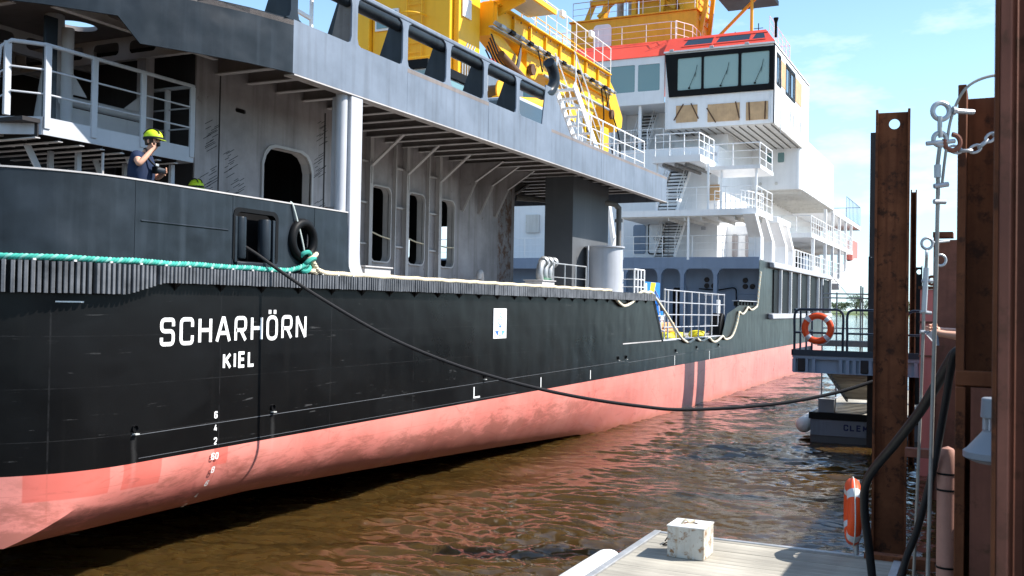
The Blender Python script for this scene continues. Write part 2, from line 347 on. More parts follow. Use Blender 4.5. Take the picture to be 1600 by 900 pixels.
    b2 = N('ShaderNodeBump'); b2.inputs['Strength'].default_value = 0.26; b2.inputs['Distance'].default_value = 0.1; K(noise(1.1, 1.5), b2.inputs['Height']); K(b1.outputs[0], b2.inputs['Normal'])
    K(b2.outputs[0], p.inputs['Normal'])
    return m
M['hull'] = hull_material()

# ------------------------------------------------------------------ water and far bank
def water_material():
    m, t, p, N, K = nodes('river_water')
    p.inputs['Base Color'].default_value = (0.052, 0.0285, 0.0078, 1); p.inputs['Roughness'].default_value = 0.045; p.inputs['IOR'].default_value = 1.46
    p.inputs['Subsurface Weight'].default_value = 1.0; p.inputs['Subsurface Radius'].default_value = (1.0, 0.75, 0.4); p.inputs['Subsurface Scale'].default_value = 0.8
    g = N('ShaderNodeNewGeometry')
    def nz(sc, det, mpv, rot=0):
        q = N('ShaderNodeMapping'); q.inputs[3].default_value = mpv; q.inputs[2].default_value = (0, 0, rot); K(g.outputs['Position'], q.inputs[0])
        n = N('ShaderNodeTexNoise'); n.inputs['Scale'].default_value = sc; n.inputs['Detail'].default_value = det; n.inputs['Roughness'].default_value = 0.55; n.inputs['Distortion'].default_value = 0.5; K(q.outputs[0], n.inputs['Vector']); return n.outputs[0]
    b1 = N('ShaderNodeBump'); b1.inputs['Strength'].default_value = 0.25; b1.inputs['Distance'].default_value = 0.05; K(nz(2.2, 3, (0.7, 1.5, 1), 0.45), b1.inputs['Height'])
    b2 = N('ShaderNodeBump'); b2.inputs['Strength'].default_value = 0.25; b2.inputs['Distance'].default_value = 0.02; K(nz(8.5, 3, (0.8, 1.4, 1), 0.3), b2.inputs['Height']); K(b1.outputs[0], b2.inputs['Normal'])
    K(b2.outputs[0], p.inputs['Normal'])
    return m
M['water'] = water_material()
def build_water():
    import numpy as np
    rs = np.random.RandomState(5)
    def axis(pieces, far):
        a = [pieces[0][0]]
        for lo, hi, st in pieces:
            while a[-1] < hi - 1e-6: a.append(a[-1] + st)
        s = pieces[-1][2]; q = a[-1]
        while q < far: s *= 1.35; q += s; a.append(q)
        s = pieces[0][2]; q = a[0]
        while q > -far: s *= 1.35; q -= s; a.insert(0, q)
        return np.array(a)
    xs = axis([(-12.5, 1.0, 0.055)], 2500); ys = axis([(6.5, 24, 0.055), (24, 42, 0.09), (42, 75, 0.2)], 2500)
    X, Y = np.meshgrid(xs, ys); Z = np.zeros_like(X)
    # the wave field wanders a little, so that no crest runs straight
    WX = X + 0.22 * np.sin(0.9 * X + 1.3 * Y + 1) + 0.10 * np.sin(2.3 * Y - 1.7 * X); WY = Y + 0.22 * np.sin(1.1 * X - 0.8 * Y) + 0.10 * np.sin(2.9 * X + 1.1 * Y)
    gust = 0.75 + 0.35 * np.sin(0.31 * X + 0.23 * Y + 0.5) * np.sin(0.17 * X - 0.29 * Y) + 0.2 * np.sin(0.8 * X + 0.5 * Y)
    fade = np.clip((X + 40) / 20, 0, 1) * np.clip((130 - Y) / 60, 0, 1)
    for k in range(34):
        lam = 0.22 * 1.095 ** k; ang = math.radians(114) + rs.normal(0, 0.62); kk = 2 * math.pi / lam
        slope = 0.078 if lam < 0.5 else 0.060 if lam < 0.8 else (0.036 if lam < 1.2 else 0.018); ph = kk * (math.cos(ang) * WX + math.sin(ang) * WY) + rs.uniform(0, 6.28)
        Z += slope / kk * (np.sin(ph) + 0.22 * np.cos(2 * ph)) * (gust if lam < 1.5 else 1.0)
    Z *= fade; n = len(xs); m_ = len(ys)
    co = np.stack([X, Y, Z], -1).reshape(-1, 3); I = np.arange(m_ * n).reshape(m_, n)
    F = np.stack([I[:-1, :-1], I[:-1, 1:], I[1:, 1:], I[1:, :-1]], -1).reshape(-1, 4)
    me = bpy.data.meshes.new('water'); me.vertices.add(len(co)); me.vertices.foreach_set('co', co.ravel())
    me.loops.add(F.size); me.loops.foreach_set('vertex_index', F.ravel().astype(np.int32)); me.polygons.add(len(F)); me.polygons.foreach_set('loop_start', np.arange(0, F.size, 4, dtype=np.int32))
    me.update(calc_edges=True); me.polygons.foreach_set('use_smooth', [True] * len(F)); me.materials.append(M['water'])
    o = bpy.data.objects.new('water', me); COL.objects.link(o); tag(o, 'brown rippled river water between the ship and the quay', kind='structure')
build_water()
mb = MB(); mb.box(-2500, 2500, -2500, 2500, -9, -8)
tag(mb.build('riverbed', paint('mud', (0.05, 0.04, 0.03), 0.9)), kind='structure')

def bank():
    m, t, p, N, K = nodes('grassy_bank'); p.inputs['Roughness'].default_value = 0.9
    tcn = N('ShaderNodeTexCoord'); n1 = N('ShaderNodeTexNoise'); n1.inputs['Scale'].default_value = 0.06; n1.inputs['Detail'].default_value = 6; K(tcn.outputs['Object'], n1.inputs['Vector'])
    r = N('ShaderNodeValToRGB'); r.color_ramp.elements[0].color = (0.05, 0.09, 0.02, 1); r.color_ramp.elements[1].color = (0.16, 0.19, 0.07, 1); K(n1.outputs[0], r.inputs[0]); K(r.outputs[0], p.inputs['Base Color'])
    mb = MB(); rnd = random.Random(3); xs = [-900 + 30 * i for i in range(52)]; rows = [(0, -0.5), (6, 0.7), (20, 1.5 ), (60, 2.2), (400, 3)]
    vs = []; fs = []
    for x in xs:
        for dy, z in rows: vs.append((x, 820 + dy + 6 * math.sin(x * 0.013) + rnd.uniform(-1.5, 1.5), z + (rnd.uniform(-0.2, 0.3) if z > 0 else 0)))
    for i in range(len(xs) - 1):
        for j in range(len(rows) - 1): a = i * 5 + j; fs.append((a, a + 5, a + 6, a + 1))
    mb.add(vs, fs); tag(mb.build('far_bank', m, smooth=60), 'low green far bank across the river', kind='structure')
bank()
def leafmat(name, a, b):
    m, t, p, N, K = nodes(name); p.inputs['Roughness'].default_value = 0.8
    oi = N('ShaderNodeTexCoord'); n1 = N('ShaderNodeTexNoise'); n1.inputs['Scale'].default_value = 0.5; K(oi.outputs['Object'], n1.inputs['Vector'])
    mx = N('ShaderNodeMixRGB'); mx.inputs[1].default_value = (*a, 1); mx.inputs[2].default_value = (*b, 1); K(n1.outputs[0], mx.inputs[0]); K(mx.outputs[0], p.inputs['Base Color']); return m
M['leaf'] = leafmat('foliage', (0.035, 0.065, 0.02), (0.085, 0.125, 0.04)); M['bark'] = paint('bark', (0.07, 0.05, 0.035), 0.9)
def far_tree(x, y, h, w, seed, label):
    rnd = random.Random(seed); t = thing('far_tree', label, 'tree', (x, y, 1.6), 'trees on the far bank')
    mb = MB(); mb.tube([(x, y, 1.0), (x + 0.2, y, 1.6 + h * 0.3), (x + 0.4, y, 1.6 + h * 0.62)], 0.3, 7, rs=[0.5, 0.36, 0.14])
    for k in range(6):
        a = rnd.uniform(0, 6.28); mb.tube([(x + 0.2, y, 1.6 + h * (0.26 + 0.05 * k)), (x + math.cos(a) * w * 0.3, y + math.sin(a) * w * 0.3, 1.6 + h * (0.45 + 0.06 * k))], 0.12, 5, rs=[0.18, 0.05])
    mb.build('trunk', M['bark'], t)
    mb = MB(); cl = [(rnd.gauss(0, 0.27) * w, rnd.gauss(0, 0.27) * w, h * rnd.uniform(0.30, 0.88), rnd.uniform(0.14, 0.26) * w) for _ in range(16)]
    for cx, cy, cz, r in cl:
        for k in range(95):
            d = V(rnd.gauss(0, 1), rnd.gauss(0, 1), rnd.gauss(0, 0.75)).normalized() * r * rnd.uniform(0.55, 1.08); c = V(x + cx, y + cy, 1.6 + cz) + d
            u = V(rnd.gauss(0, 1), rnd.gauss(0, 1), rnd.gauss(0, 1)).normalized(); q = u.orthogonal().normalized(); s = rnd.uniform(0.28, 0.6)
            mb.add([c - u * s, c + q * s * 0.6, c + u * s, c - q * s * 0.6], [(0, 1, 2, 3)])
    mb.build('crown', M['leaf'], t, smooth=0, recalc=False)
TREES = [(-119, 826, 13, 12, 'leftmost of the far trees, tall and rounded, beyond the bow'), (-107, 829, 9, 10, 'low bushy far tree just left of the two tall ones'), (-95, 831, 15, 13, 'tallest far tree seen through the scaffold poles'), (-84, 830, 12, 12, 'broad far tree right of the tallest one across the river'), (-74, 832, 13, 11, 'far tree half hidden behind the dark post'), (-60, 834, 11, 11, 'rightmost of the far trees across the river'), (-136, 828, 10, 11, 'small far tree hidden behind the ship bow')]
for i, (x, y, h, w, lb) in enumerate(TREES): far_tree(x, y, h, w, 40 + i, lb)

# ------------------------------------------------------------------ the ship
SX, CX = -9.72, -19.0                        # starboard side, centre line
SHIP = thing('ship', 'black and red work vessel with white bridge and grey aft deck', 'ship', (CX, 45, 0))
def lerp(tab, y):
    if y <= tab[0][0]: return tab[0][1]
    for (a, b), (c, d) in zip(tab, tab[1:]):
        if y <= c: return b + (d - b) * (y - a) / (c - a)
    return tab[-1][1]
ZB = [(7, 0.68), (12, 0.68), (15, 0.56), (20, 0.33), (25.6, 0.04), (30, -0.75), (36, -2.2), (44, -3.2), (90, -3.2)]
ZT = [(7, 4.0), (30.64, 4.0), (31.72, 2.48), (39.85, 2.48), (40.7, 3.38), (42.9, 3.74), (46.9, 3.74), (46.98, 5.9), (95, 5.9)]
EA, EB, EX, EY = 1.88, 2.0, SX - 1.88, 9.2     # rounded quarter: half axes and centre
BI = 0.50                                      # how far the bilge turns in before its knuckle
def bil(a):
    t = R(54 * a / 90); return BI * (1 - math.cos(t)) / (1 - math.cos(R(54))), math.sin(t) / math.sin(R(54))
def hull():
    ys = [9.3, 10, 11, 12, 13.5, 15, 17, 18.5, 20, 22, 24, 25.6, 28, 30.64, 31.72, 34, 37, 39.85, 40.7, 42.9, 46.9, 46.98, 50, 54, 58, 62, 66, 69, 72, 75, 78, 81, 84, 87]
    rows = [('s', 1.0), ('s', 0.66), ('s', 0.33), ('s', 0.0)] + [('b', a) for a in (8, 16, 24, 32, 40, 48, 56, 64, 72, 80, 90)] + [('k', 0.35), ('k', 1.0)]
    NA = 14; grid = []
    for kd, a in rows:
        row = []
        def zi(y):
            zb, ztp = lerp(ZB, y), lerp(ZT, y)
            if kd == 's': return 1.5 + (ztp - 1.5) * a, 0.0
            if kd == 'b': q = bil(a); return 1.5 - (1.5 - zb) * q[1], q[0]
            return zb + 0.02 - 0.12 * a, BI + (abs(CX - SX) - BI) * a
        z0, ins = zi(8)
        ic = min(ins, EA - 0.02); t0 = math.acos((EA - ic) / EA)
        # transom centre -> quarter
        x_tr = EX
        if kd == 'k' and a == 1.0: row = [(CX, EY - EB, z0)] * (4 + NA)
        else:
            xa = SX - ins if ins > EA else EX
            for k in range(4): row.append((CX + (min(xa, EX) - CX) * k / 4, EY - EB, z0))
            for k in range(NA):
                if ins > EA: row.append((xa, EY - EB, z0)); continue
                tt = math.pi / 2 + (t0 - math.pi / 2) * k / (NA - 1); row.append((EX + EA * math.cos(tt), EY - EB * math.sin(tt), z0))
        for y in ys:
            z, i2 = zi(y); tp = max(0, (y - 66) / 21.0); fl = 1.0 if z < 1.5 else 1 - 0.5 * (z - 1.5) / 4.4
            x = SX - i2 - (9.28 - min(9.2, i2)) * min(1, tp ** 1.8 * (0.35 + 0.65 * fl)) if y > 66 else SX - i2
            row.append((max(CX, x) if kd != 'k' or a < 1 else CX, y, z))
        grid.append(row)
    nc = len(grid[0]); vs = [p for r in grid for p in r]; fs = []
    for i in range(len(grid) - 1):
        for j in range(nc - 1): fs.append((i * nc + j, (i + 1) * nc + j, (i + 1) * nc + j + 1, i * nc + j + 1))
    mb = MB(); mb.add(vs, fs); mb.add([(2 * CX - x, y, z) for x, y, z in vs], [f[::-1] for f in fs])
    me = bpy.data.meshes.new('hull'); me.from_pydata(mb.v, [], mb.f)
    bm = bmesh.new(); bm.from_mesh(me); bmesh.ops.remove_doubles(bm, verts=bm.verts, dist=0.0005); bm.to_mesh(me); bm.free(); fin(me, 33, True)
    o = bpy.data.objects.new('hull', me); me.materials.append(M['hull']); link(o, SHIP); return o
HULL = hull()
# decks
MB().box(2 * CX - SX + 0.03, SX - 0.03, 9.3, 30.9, 3.86, 3.98).box(-27, -11, 7.4, 9.29, 3.86, 3.98).build('aft_deck', M['deckgrey'], SHIP)
MB().box(2 * CX - SX + 0.05, SX - 0.05, 31.3, 48.4, 2.3, 2.42).build('working_deck', M['deckgrey'], SHIP)
MB().box(2 * CX - SX + 0.04, SX - 0.04, 47.02, 70, 5.74, 5.86).box(-24.5, -12.5, 70.01, 80, 5.74, 5.86).build('fore_deck', M['lgrey'], SHIP)
MB().box(2 * CX - SX + 0.05, SX - 0.03, 30.92, 31.02, 2.43, 3.97).build('deck_break_bulkhead', M['dgrey'], SHIP)
MB().prism([(30.5, 3.985), (30.75, 3.985), (31.86, 2.47), (31.7, 2.44)], 'x', SX - 0.28, SX + 0.006).build('deck_break_edge', M['black'], SHIP)

def quarter(off, n=14, y_end=9.3):
    """stern outline from the transom centre round the starboard quarter: (x, y, nx, ny)"""
    out = [(CX, EY - EB - off, 0, -1), (-15.5, EY - EB - off, 0, -1)]
    for k in range(n + 1):
        tt = math.pi / 2 * (1 - k / n); nx, ny = math.cos(tt) / EA, -math.sin(tt) / EB; l = math.hypot(nx, ny); nx /= l; ny /= l
        out.append((EX + EA * math.cos(tt) + off * nx, EY - EB * math.sin(tt) + off * ny, nx, ny))
    return out
def sweep(path, off0, off1, z0, z1):
    mb = MB(); vs = []
    for x, y, nx, ny in path:
        for o, z in ((off0, z0), (off1, z0), (off1, z1), (off0, z1)): vs.append((x + nx * o, y + ny * o, z))
    fs = []
    for i in range(len(path) - 1):
        for k in range(4): fs.append((i * 4 + k, i * 4 + 4 + k, i * 4 + 4 + (k + 1) % 4, i * 4 + (k + 1) % 4))
    n = len(path) - 1; fs += [(0, 1, 2, 3), (n * 4 + 3, n * 4 + 2, n * 4 + 1, n * 4)]
    return mb.add(vs, fs)

# rubber fender: ribbed blocks along the deck edge (a deeper row round the quarter)
def along(s):
    """point on the outline at arc length s, s = 0 where the straight side begins (negative = round the quarter)"""
    if s >= 0: return SX, EY + s, 1.0, 0.0
    if not along.tab:
        acc = 0.0; pr = (SX, EY)
        for k in range(0, 401):
            tt = math.pi / 2 * k / 400; x, y = EX + EA * math.cos(tt), EY - EB * math.sin(tt); acc += math.hypot(x - pr[0], y - pr[1]); pr = (x, y)
            nx, ny = math.cos(tt) / EA, -math.sin(tt) / EB; l = math.hypot(nx, ny); along.tab.append((acc, x, y, nx / l, ny / l))
    s = -s
    for row in along.tab:
        if row[0] >= s: return row[1:]
    r = along.tab[-1]; return (r[1] - (s - r[0]), r[2], 0.0, -1.0)
along.tab = []
FEND = MB(); 
pth = [along(-6 + 0.15 * k) for k in range(39)]
sweep(pth, -0.02, 0.04, 3.64, 4.012).build('fender_backing_aft', M['black'], HULL)
MB().prism([(8.93, 3.66), (9.04, 3.66), (9.62, 3.81), (30.6, 3.81), (30.6, 4.012), (8.93, 4.012)], 'x', SX - 0.02, SX + 0.038).build('fender_backing', M['black'], HULL)
def rib(mb, s, w, z0, z1, d0=0.045, d1=0.13):
    x, y, nx, ny = along(s); tx, ty = -ny, nx; h = w / 2
    q = []
    for o, hh in ((d0, h), (d1 - 0.012, h), (d1, h * 0.7)):
        q.append((o, hh))
    prof = [(-q[0][1], q[0][0]), (-q[1][1], q[1][0]), (-q[2][1], q[2][0]), (q[2][1], q[2][0]), (q[1][1], q[1][0]), (q[0][1], q[0][0])]
    vs = [(x + tx * a + nx * o, y + ty * a + ny * o, z) for z in (z0, z1) for a, o in prof]
    n = 6; mb.add(vs, [tuple(range(n))[::-1], tuple(range(n, 2 * n))] + [(i, (i + 1) % n, n + (i + 1) % n, n + i) for i in range(n)])
s = -5.0; pitch = 0.066; rnd = random.Random(2)
def rib_foot(s): return 3.645 if s < -0.18 else (3.805 if s > 0.42 else 3.645 + 0.16 * (s + 0.18) / 0.60)
while s < 8.4:
    mb = MB(); n = 13 if s < -0.2 else 24
    for k in range(n):
        rib(mb, s + k * pitch + rnd.uniform(-0.003, 0.003), 0.046 if rnd.random() > 0.1 else 0.04, rib_foot(s + k * pitch) + rnd.uniform(-0.004, 0.004), 4.018 + rnd.uniform(-0.005, 0.005), d1=0.125 + rnd.uniform(0, 0.012))
    mb.build('fender_block', M['rubber'], HULL, smooth=0)
    s += n * pitch + (0.03 if s < -0.2 else 0.012)
while s < 21.25:
    mb = MB(); n = 3
    w = 0.30
    for k in range(3): rib(mb, s + 0.06 + k * 0.1, 0.092, 3.80 + rnd.uniform(-0.004, 0.004), 4.016 + rnd.uniform(-0.006, 0.006), d1=0.118 + rnd.uniform(0, 0.012))
    mb.build('fender_block', M['rubber'], HULL, smooth=0); s += 0.312
for k in range(24):
    y = 9.9 + k * 0.87
    MB().add([(SX, y - 0.09, 3.81), (SX, y + 0.09, 3.81), (SX, y, 3.70), (SX + 0.07, y - 0.06, 3.81), (SX + 0.07, y + 0.06, 3.81), (SX + 0.01, y, 3.72)], [(0, 1, 2), (3, 5, 4), (0, 2, 5, 3), (2, 1, 4, 5), (0, 3, 4, 1)]).build('fender_bracket', M['black'], HULL, smooth=0)
for k in range(46):
    x, y, nx, ny = along(-4.6 + 0.21 * k) ; 
    if k % 2 == 0: MB().box(x - 0.012 + nx * .1, x + 0.012 + nx * .1, y - 0.02 + ny * .1, y + 0.02 + ny * .1, 4.02, 4.045).build('fender_bolt', M['mark'], HULL, smooth=0)

# welded guard bars, marks and lettering
def hull_bar(name, y0, y1, z0, z1, h=0.012, mat='mark', d=0.012): MB().add([(SX + d * q, y, z + e) for q in (0, 1) for y, z in ((y0, z0), (y1, z1)) for e in (-h, h)], [(0, 2, 3, 1), (4, 5, 7, 6), (0, 4, 6, 2), (1, 3, 7, 5), (0, 1, 5, 4), (2, 6, 7, 3)]).build(name, M[mat], HULL, smooth=0)
hull_bar('guard_bar', 9.22, 28.2, 1.865, 1.985, 0.004, 'casing', 0.006); hull_bar('guard_bar', 28.3, 41.0, 1.93, 2.02, 0.006, 'casing', 0.006); hull_bar('guard_bar', 27.8, 31.6, 2.50, 2.50, 0.016, 'frame')
hull_bar('guard_bar', 9.35, 20.5, 1.565, 1.60, 0.003, 'casing', 0.004)
mb = MB(); q_ = [along(-1.0 + 0.03 * k) for k in range(12)]; mb.add([(x + nx * .006, y + ny * .006, z) for x, y, nx, ny in q_ for z in (3.535, 3.552)], [(2 * k, 2 * k + 2, 2 * k + 3, 2 * k + 1) for k in range(11)]); mb.build('frame_mark', M['letter'], HULL, smooth=0)
for y in (18.45, 21.9, 25.2, 33.2, 37.9): MB().box(SX, SX + 0.006, y - 0.02, y + 0.02, 1.62, 1.86 if y < 30 else 1.95).build('frame_mark', M['letter'], HULL, smooth=0)
MB().box(SX, SX + 0.006, 18.47, 18.72, 1.62, 1.655).build('frame_mark', M['letter'], HULL, smooth=0)
for y, z in ((9.27, 1.95), (11.95, 1.99), (18.9, 2.06), (27.4, 2.1), (28.1, 2.1), (33.3, 2.12), (36.0, 2.15), (39.3, 2.15)):
    mb = MB(); mb.lathe([(0.0, 0.002), (0.035, 0.002), (0.042, 0.03), (0.05, 0.03), (0.05, 0.0)], (SX, y, z), 14, 'x'); mb.build('scupper', M['black'], HULL)
    MB().box(SX, SX + 0.06, y - 0.035, y + 0.035, z - 0.075, z - 0.06).build('scupper_lip', M['mark'], HULL, smooth=0)

def rounded(pts, r, n=5, closed=False):
    out = []; m = len(pts)
    for i, p in enumerate(pts):
        if not closed and i in (0, m - 1): out.append(p); continue
        a, b = pts[i - 1], pts[(i + 1) % m]
        da = math.hypot(a[0] - p[0], a[1] - p[1]); db = math.hypot(b[0] - p[0], b[1] - p[1]); rr = min(r, da * 0.5, db * 0.5)
        p0 = (p[0] + (a[0] - p[0]) * rr / da, p[1] + (a[1] - p[1]) * rr / da); p1 = (p[0] + (b[0] - p[0]) * rr / db, p[1] + (b[1] - p[1]) * rr / db)
        for k in range(n + 1):
            t = k / n; out.append(((1 - t) ** 2 * p0[0] + 2 * t * (1 - t) * p[0] + t * t * p1[0], (1 - t) ** 2 * p0[1] + 2 * t * (1 - t) * p[1] + t * t * p1[1]))
    return out
def ribbon(pts, w, closed=False):
    n = len(pts); vs = []; fs = []
    for i, p in enumerate(pts):
        a = pts[i - 1] if (i > 0 or closed) else None; b = pts[(i + 1) % n] if (i < n - 1 or closed) else None
        def nr(u, v): d = math.hypot(v[0] - u[0], v[1] - u[1]) or 1; return (-(v[1] - u[1]) / d, (v[0] - u[0]) / d)
        if a and b:
            n1, n2 = nr(a, p), nr(p, b); mx_, my_ = n1[0] + n2[0], n1[1] + n2[1]; l = math.hypot(mx_, my_) or 1; mx_ /= l; my_ /= l; k = 1 / max(0.42, mx_ * n1[0] + my_ * n1[1])
        else:
            mx_, my_ = nr(a, p) if a else nr(p, b); k = 1
        vs += [(p[0] + mx_ * k * w / 2, p[1] + my_ * k * w / 2), (p[0] - mx_ * k * w / 2, p[1] - my_ * k * w / 2)]
    for i in range(n if closed else n - 1):
        j = (i + 1) % n; fs.append((2 * i, 2 * i + 1, 2 * j + 1, 2 * j))
    return vs, fs
def glyph(c, w=0.62):
    """strokes of a plain engineering letter, unit height: (points, corner radius, closed)"""
    G = {'S': [([(w, .73), (w, 1), (0, 1), (0, .53), (w, .53), (w, 0), (0, 0), (0, .27)], .2, 0)],
         'C': [([(w, .68), (w, 1), (0, 1), (0, 0), (w, 0), (w, .32)], .2, 0)],
         'H': [([(0, 0), (0, 1)], 0, 0), ([(w, 0), (w, 1)], 0, 0), ([(0, .52), (w, .52)], 0, 0)],
         'A': [([(-.04, 0), (w * .44, 1), (w * .56, 1), (w + .04, 0)], 0, 0), ([(w * .17, .36), (w * .83, .36)], 0, 0)],
         'R': [([(0, 0), (0, 1), (w, 1), (w, .46), (0, .46)], .2, 0), ([(w * .5, .46), (w, 0)], 0, 0)],
         'O': [([(0, 0), (w, 0), (w, 1), (0, 1)], .3, 1)], 'N': [([(0, 0), (0, 1)], 0, 0), ([(0, 1), (w, 0)], 0, 0), ([(w, 0), (w, 1)], 0, 0)],
         'K': [([(0, 0), (0, 1)], 0, 0), ([(w, 1), (0, .42)], 0, 0), ([(w * .3, .6), (w, 0)], 0, 0)], 'I': [([(0, 0), (0, 1)], 0, 0)],
         'E': [([(w, 1), (0, 1), (0, 0), (w, 0)], 0, 0), ([(0, .52), (w * .9, .52)], 0, 0)], 'L': [([(0, 1), (0, 0), (w, 0)], 0, 0)],
         'M': [([(0, 0), (0, 1)], 0, 0), ([(0, 1), (w * .5, .3)], 0, 0), ([(w * .5, .3), (w, 1)], 0, 0), ([(w, 1), (w, 0)], 0, 0)],
         '6': [([(w, .8), (w, 1), (0, 1), (0, 0), (w, 0), (w, .56), (0, .56)], .2, 0)], '0': [([(0, 0), (w, 0), (w, 1), (0, 1)], .25, 1)],
         '8': [([(0, .53), (w, .53), (w, 1), (0, 1)], .2, 1), ([(0, 0), (w, 0), (w, .53), (0, .53)], .2, 1)],
         '4': [([(w, .25), (0, .25), (w * .6, 1)], 0, 0), ([(w * .72, 0), (w * .72, .55)], 0, 0)], '2': [([(0, .75), (0, 1), (w, 1), (w, .55), (0, 0), (w, 0)], .15, 0)]}
    return G[c]
def letter(c, org, ux, uz, w, h, stroke, mat, parent, uml=False, name='letter'):
    org, ux, uz = V(*org), V(*ux), V(*uz); nrm = ux.cross(uz); mb = MB(); wn_ = (w - stroke) / (h - stroke)
    for si, (pts, r, cl) in enumerate(glyph(c, wn_)):
        q = rounded(pts, r, 6, cl) if r else pts; vs, fs = ribbon(q, stroke / (h - stroke), bool(cl)); off = 0.004 + 0.0012 * si
        mb.add([org + ux * (a * (h - stroke) + stroke / 2) + uz * (b * (h - stroke) + stroke / 2) + nrm * off for a, b in vs], fs)
    if uml:
        for a in (w * 0.28, w * 0.72):
            mb.add([org + ux * (a + i * stroke * 0.55) + uz * (h * 1.14 + j * stroke * 0.55) + nrm * 0.004 for i, j in ((-1, -1), (1, -1), (1, 1), (-1, 1))], [(0, 1, 2, 3)])
    return mb.build(name, M[mat], parent, smooth=0, recalc=False)
y = 9.66; h = 0.375
for c in 'SCHARHÖRN':
    w = 0.262 if c not in 'A' else 0.285
    letter('O' if c == 'Ö' else c, (SX, y, 2.975 + (y - 9.66) * 0.012), (0, 1, 0), (0, 0, 1), w, h, 0.054, 'letter', HULL, c == 'Ö'); y += w + 0.086
y = 10.85
for c in 'KIEL':
    w = {'K': 0.17, 'I': 0.045, 'E': 0.15, 'L': 0.15}[c]; letter(c, (SX, y, 2.615 + (y - 10.85) * 0.02), (0, 1, 0), (0, 0, 1), w, 0.235, 0.045, 'letter', HULL); y += w + 0.052
for txt, z in (('6', 1.94), ('4', 1.76), ('2', 1.575)):
    letter(txt, (SX + 0.002, 10.70, z), (0, 1, 0), (0, 0, 1), 0.065, 0.1, 0.02, 'letter', HULL, name='draft_mark')
def bilge(a):
    q = bil(a); return SX - q[0], 1.5 - (1.5 - 0.68) * q[1]
for txt, a0, y0 in (('6', 6, 10.64), ('0', 6, 10.72), ('8', 24, 10.69), ('6', 43, 10.67), ('4', 62, 10.62), ('2', 80, 10.56)):
    x0, z0 = bilge(a0 + 6); x1, z1 = bilge(a0 - 1); d = (V(x1, 0, z1) - V(x0, 0, z0)).normalized(); letter(txt, (x0 + 0.022 * d.z, y0, z0 - 0.022 * d.x), (0, 1, 0), d, 0.065, 0.1, 0.019, 'letter', HULL, name='draft_mark')
# company board on the side
sg = MB().box(SX + 0.001, SX + 0.02, 19.28, 19.92, 2.85, 3.51).build('hull_sign', M['letter'], SHIP, bevel=0.004)
def flat(name, poly, mat, parent, x): MB().prism(poly, 'x', x, x + 0.003).build(name, M[mat], parent, smooth=0)
cy = 19.60
def ringpoly(cx, cz, rx, rz, a0, a1, th_): 
    o = [(cx + rx * math.cos(R(a0 + (a1 - a0) * k / 16)), cz + rz * math.sin(R(a0 + (a1 - a0) * k / 16))) for k in range(17)]
    return o + [(cx + (rx - th_) * math.cos(R(a1 + (a0 - a1) * k / 16)), cz + (rz - th_) * math.sin(R(a1 + (a0 - a1) * k / 16))) for k in range(17)]
flat('sign_print', ringpoly(cy, 3.24, 0.11, 0.105, 10, 170, 0.02), 'paleblue', sg, SX + 0.021); flat('sign_print', ringpoly(cy, 3.24, 0.11, 0.105, 190, 350, 0.02), 'blue', sg, SX + 0.021)
flat('sign_print', [(cy - 0.075, 3.262), (cy + 0.075, 3.262), (cy + 0.075, 3.274), (cy - 0.075, 3.274)], 'paleblue', sg, SX + 0.021)
flat('sign_print', ringpoly(cy, 3.36, 0.10, 0.05, 20, 160, 0.014), 'paleblue', sg, SX + 0.021)
flat('sign_print', [(cy - 0.085, 3.115), (cy, 3.085), (cy + 0.085, 3.115), (cy, 3.13)], 'blue', sg, SX + 0.021)
flat('sign_print', [(cy - 0.25, 3.02), (cy - 0.06, 3.02), (cy - 0.10, 2.97), (cy - 0.10, 2.93), (cy - 0.14, 2.93)], 'blue', sg, SX + 0.021)
flat('sign_print', [(cy + 0.25, 3.02), (cy + 0.06, 3.02), (cy + 0.10, 2.97), (cy + 0.10, 2.93), (cy + 0.14, 2.93)], 'paleblue', sg, SX + 0.021)
flat('sign_print', ringpoly(cy, 2.955, 0.10, 0.05, 200, 340, 0.016), 'paleblue', sg, SX + 0.021)

# ---- stern bulwark with roller fairlead and round chock
BW = sweep(quarter(0), -0.03, -0.004, 3.985, 5.09).build('bulwark', M['slate'], SHIP)
FL = rrect(11.06, 11.93, 4.16, 4.87, 0.10); CH = circ(12.585, 4.55, 0.27, 28)
MB().holed([(9.2, 3.985), (13.98, 3.985), (13.86, 4.2), (13.80, 4.5), (13.80, 5.09), (9.2, 5.09)], [FL, CH], 'x', SX - 0.03, SX - 0.004).build('side_plate', M['slate'], BW)
sweep(quarter(0), -0.10, 0.008, 5.092, 5.112).build('top_rail', M['frame'], BW); MB().box(SX - 0.10, SX + 0.008, 9.2, 13.80, 5.092, 5.112).build('top_rail', M['frame'], BW)
for y in (9.21, 11.0, 12.9): MB().box(SX - 0.004, SX + 0.001, y - 0.008, y + 0.008, 4.03, 5.09).build('weld_seam', M['slate'], BW)
MB().add([(SX - 0.003, 9.3, 4.60), (SX - 0.003, 10.9, 4.60), (SX + 0.010, 9.3, 4.585), (SX + 0.010, 10.9, 4.585), (SX - 0.003, 9.3, 4.57), (SX - 0.003, 10.9, 4.57)], [(0, 1, 3, 2), (2, 3, 5, 4), (0, 2, 4), (1, 5, 3)]).build('plate_lap', M['slate'], BW)
for y in (9.8, 10.6, 12.1, 13.2): MB().prism([(SX - 0.03, 5.05), (SX - 0.03, 3.99), (SX - 0.45, 3.99), (SX - 0.12, 5.05)], 'y', y, y + 0.015).build('bulwark_stay', M['slate'], BW)
fl = MB().holed(rrect(11.0, 11.99, 4.10, 4.93, 0.12), [FL], 'x', SX - 0.10, SX + 0.012).build('roller_fairlead', M['black'], SHIP)
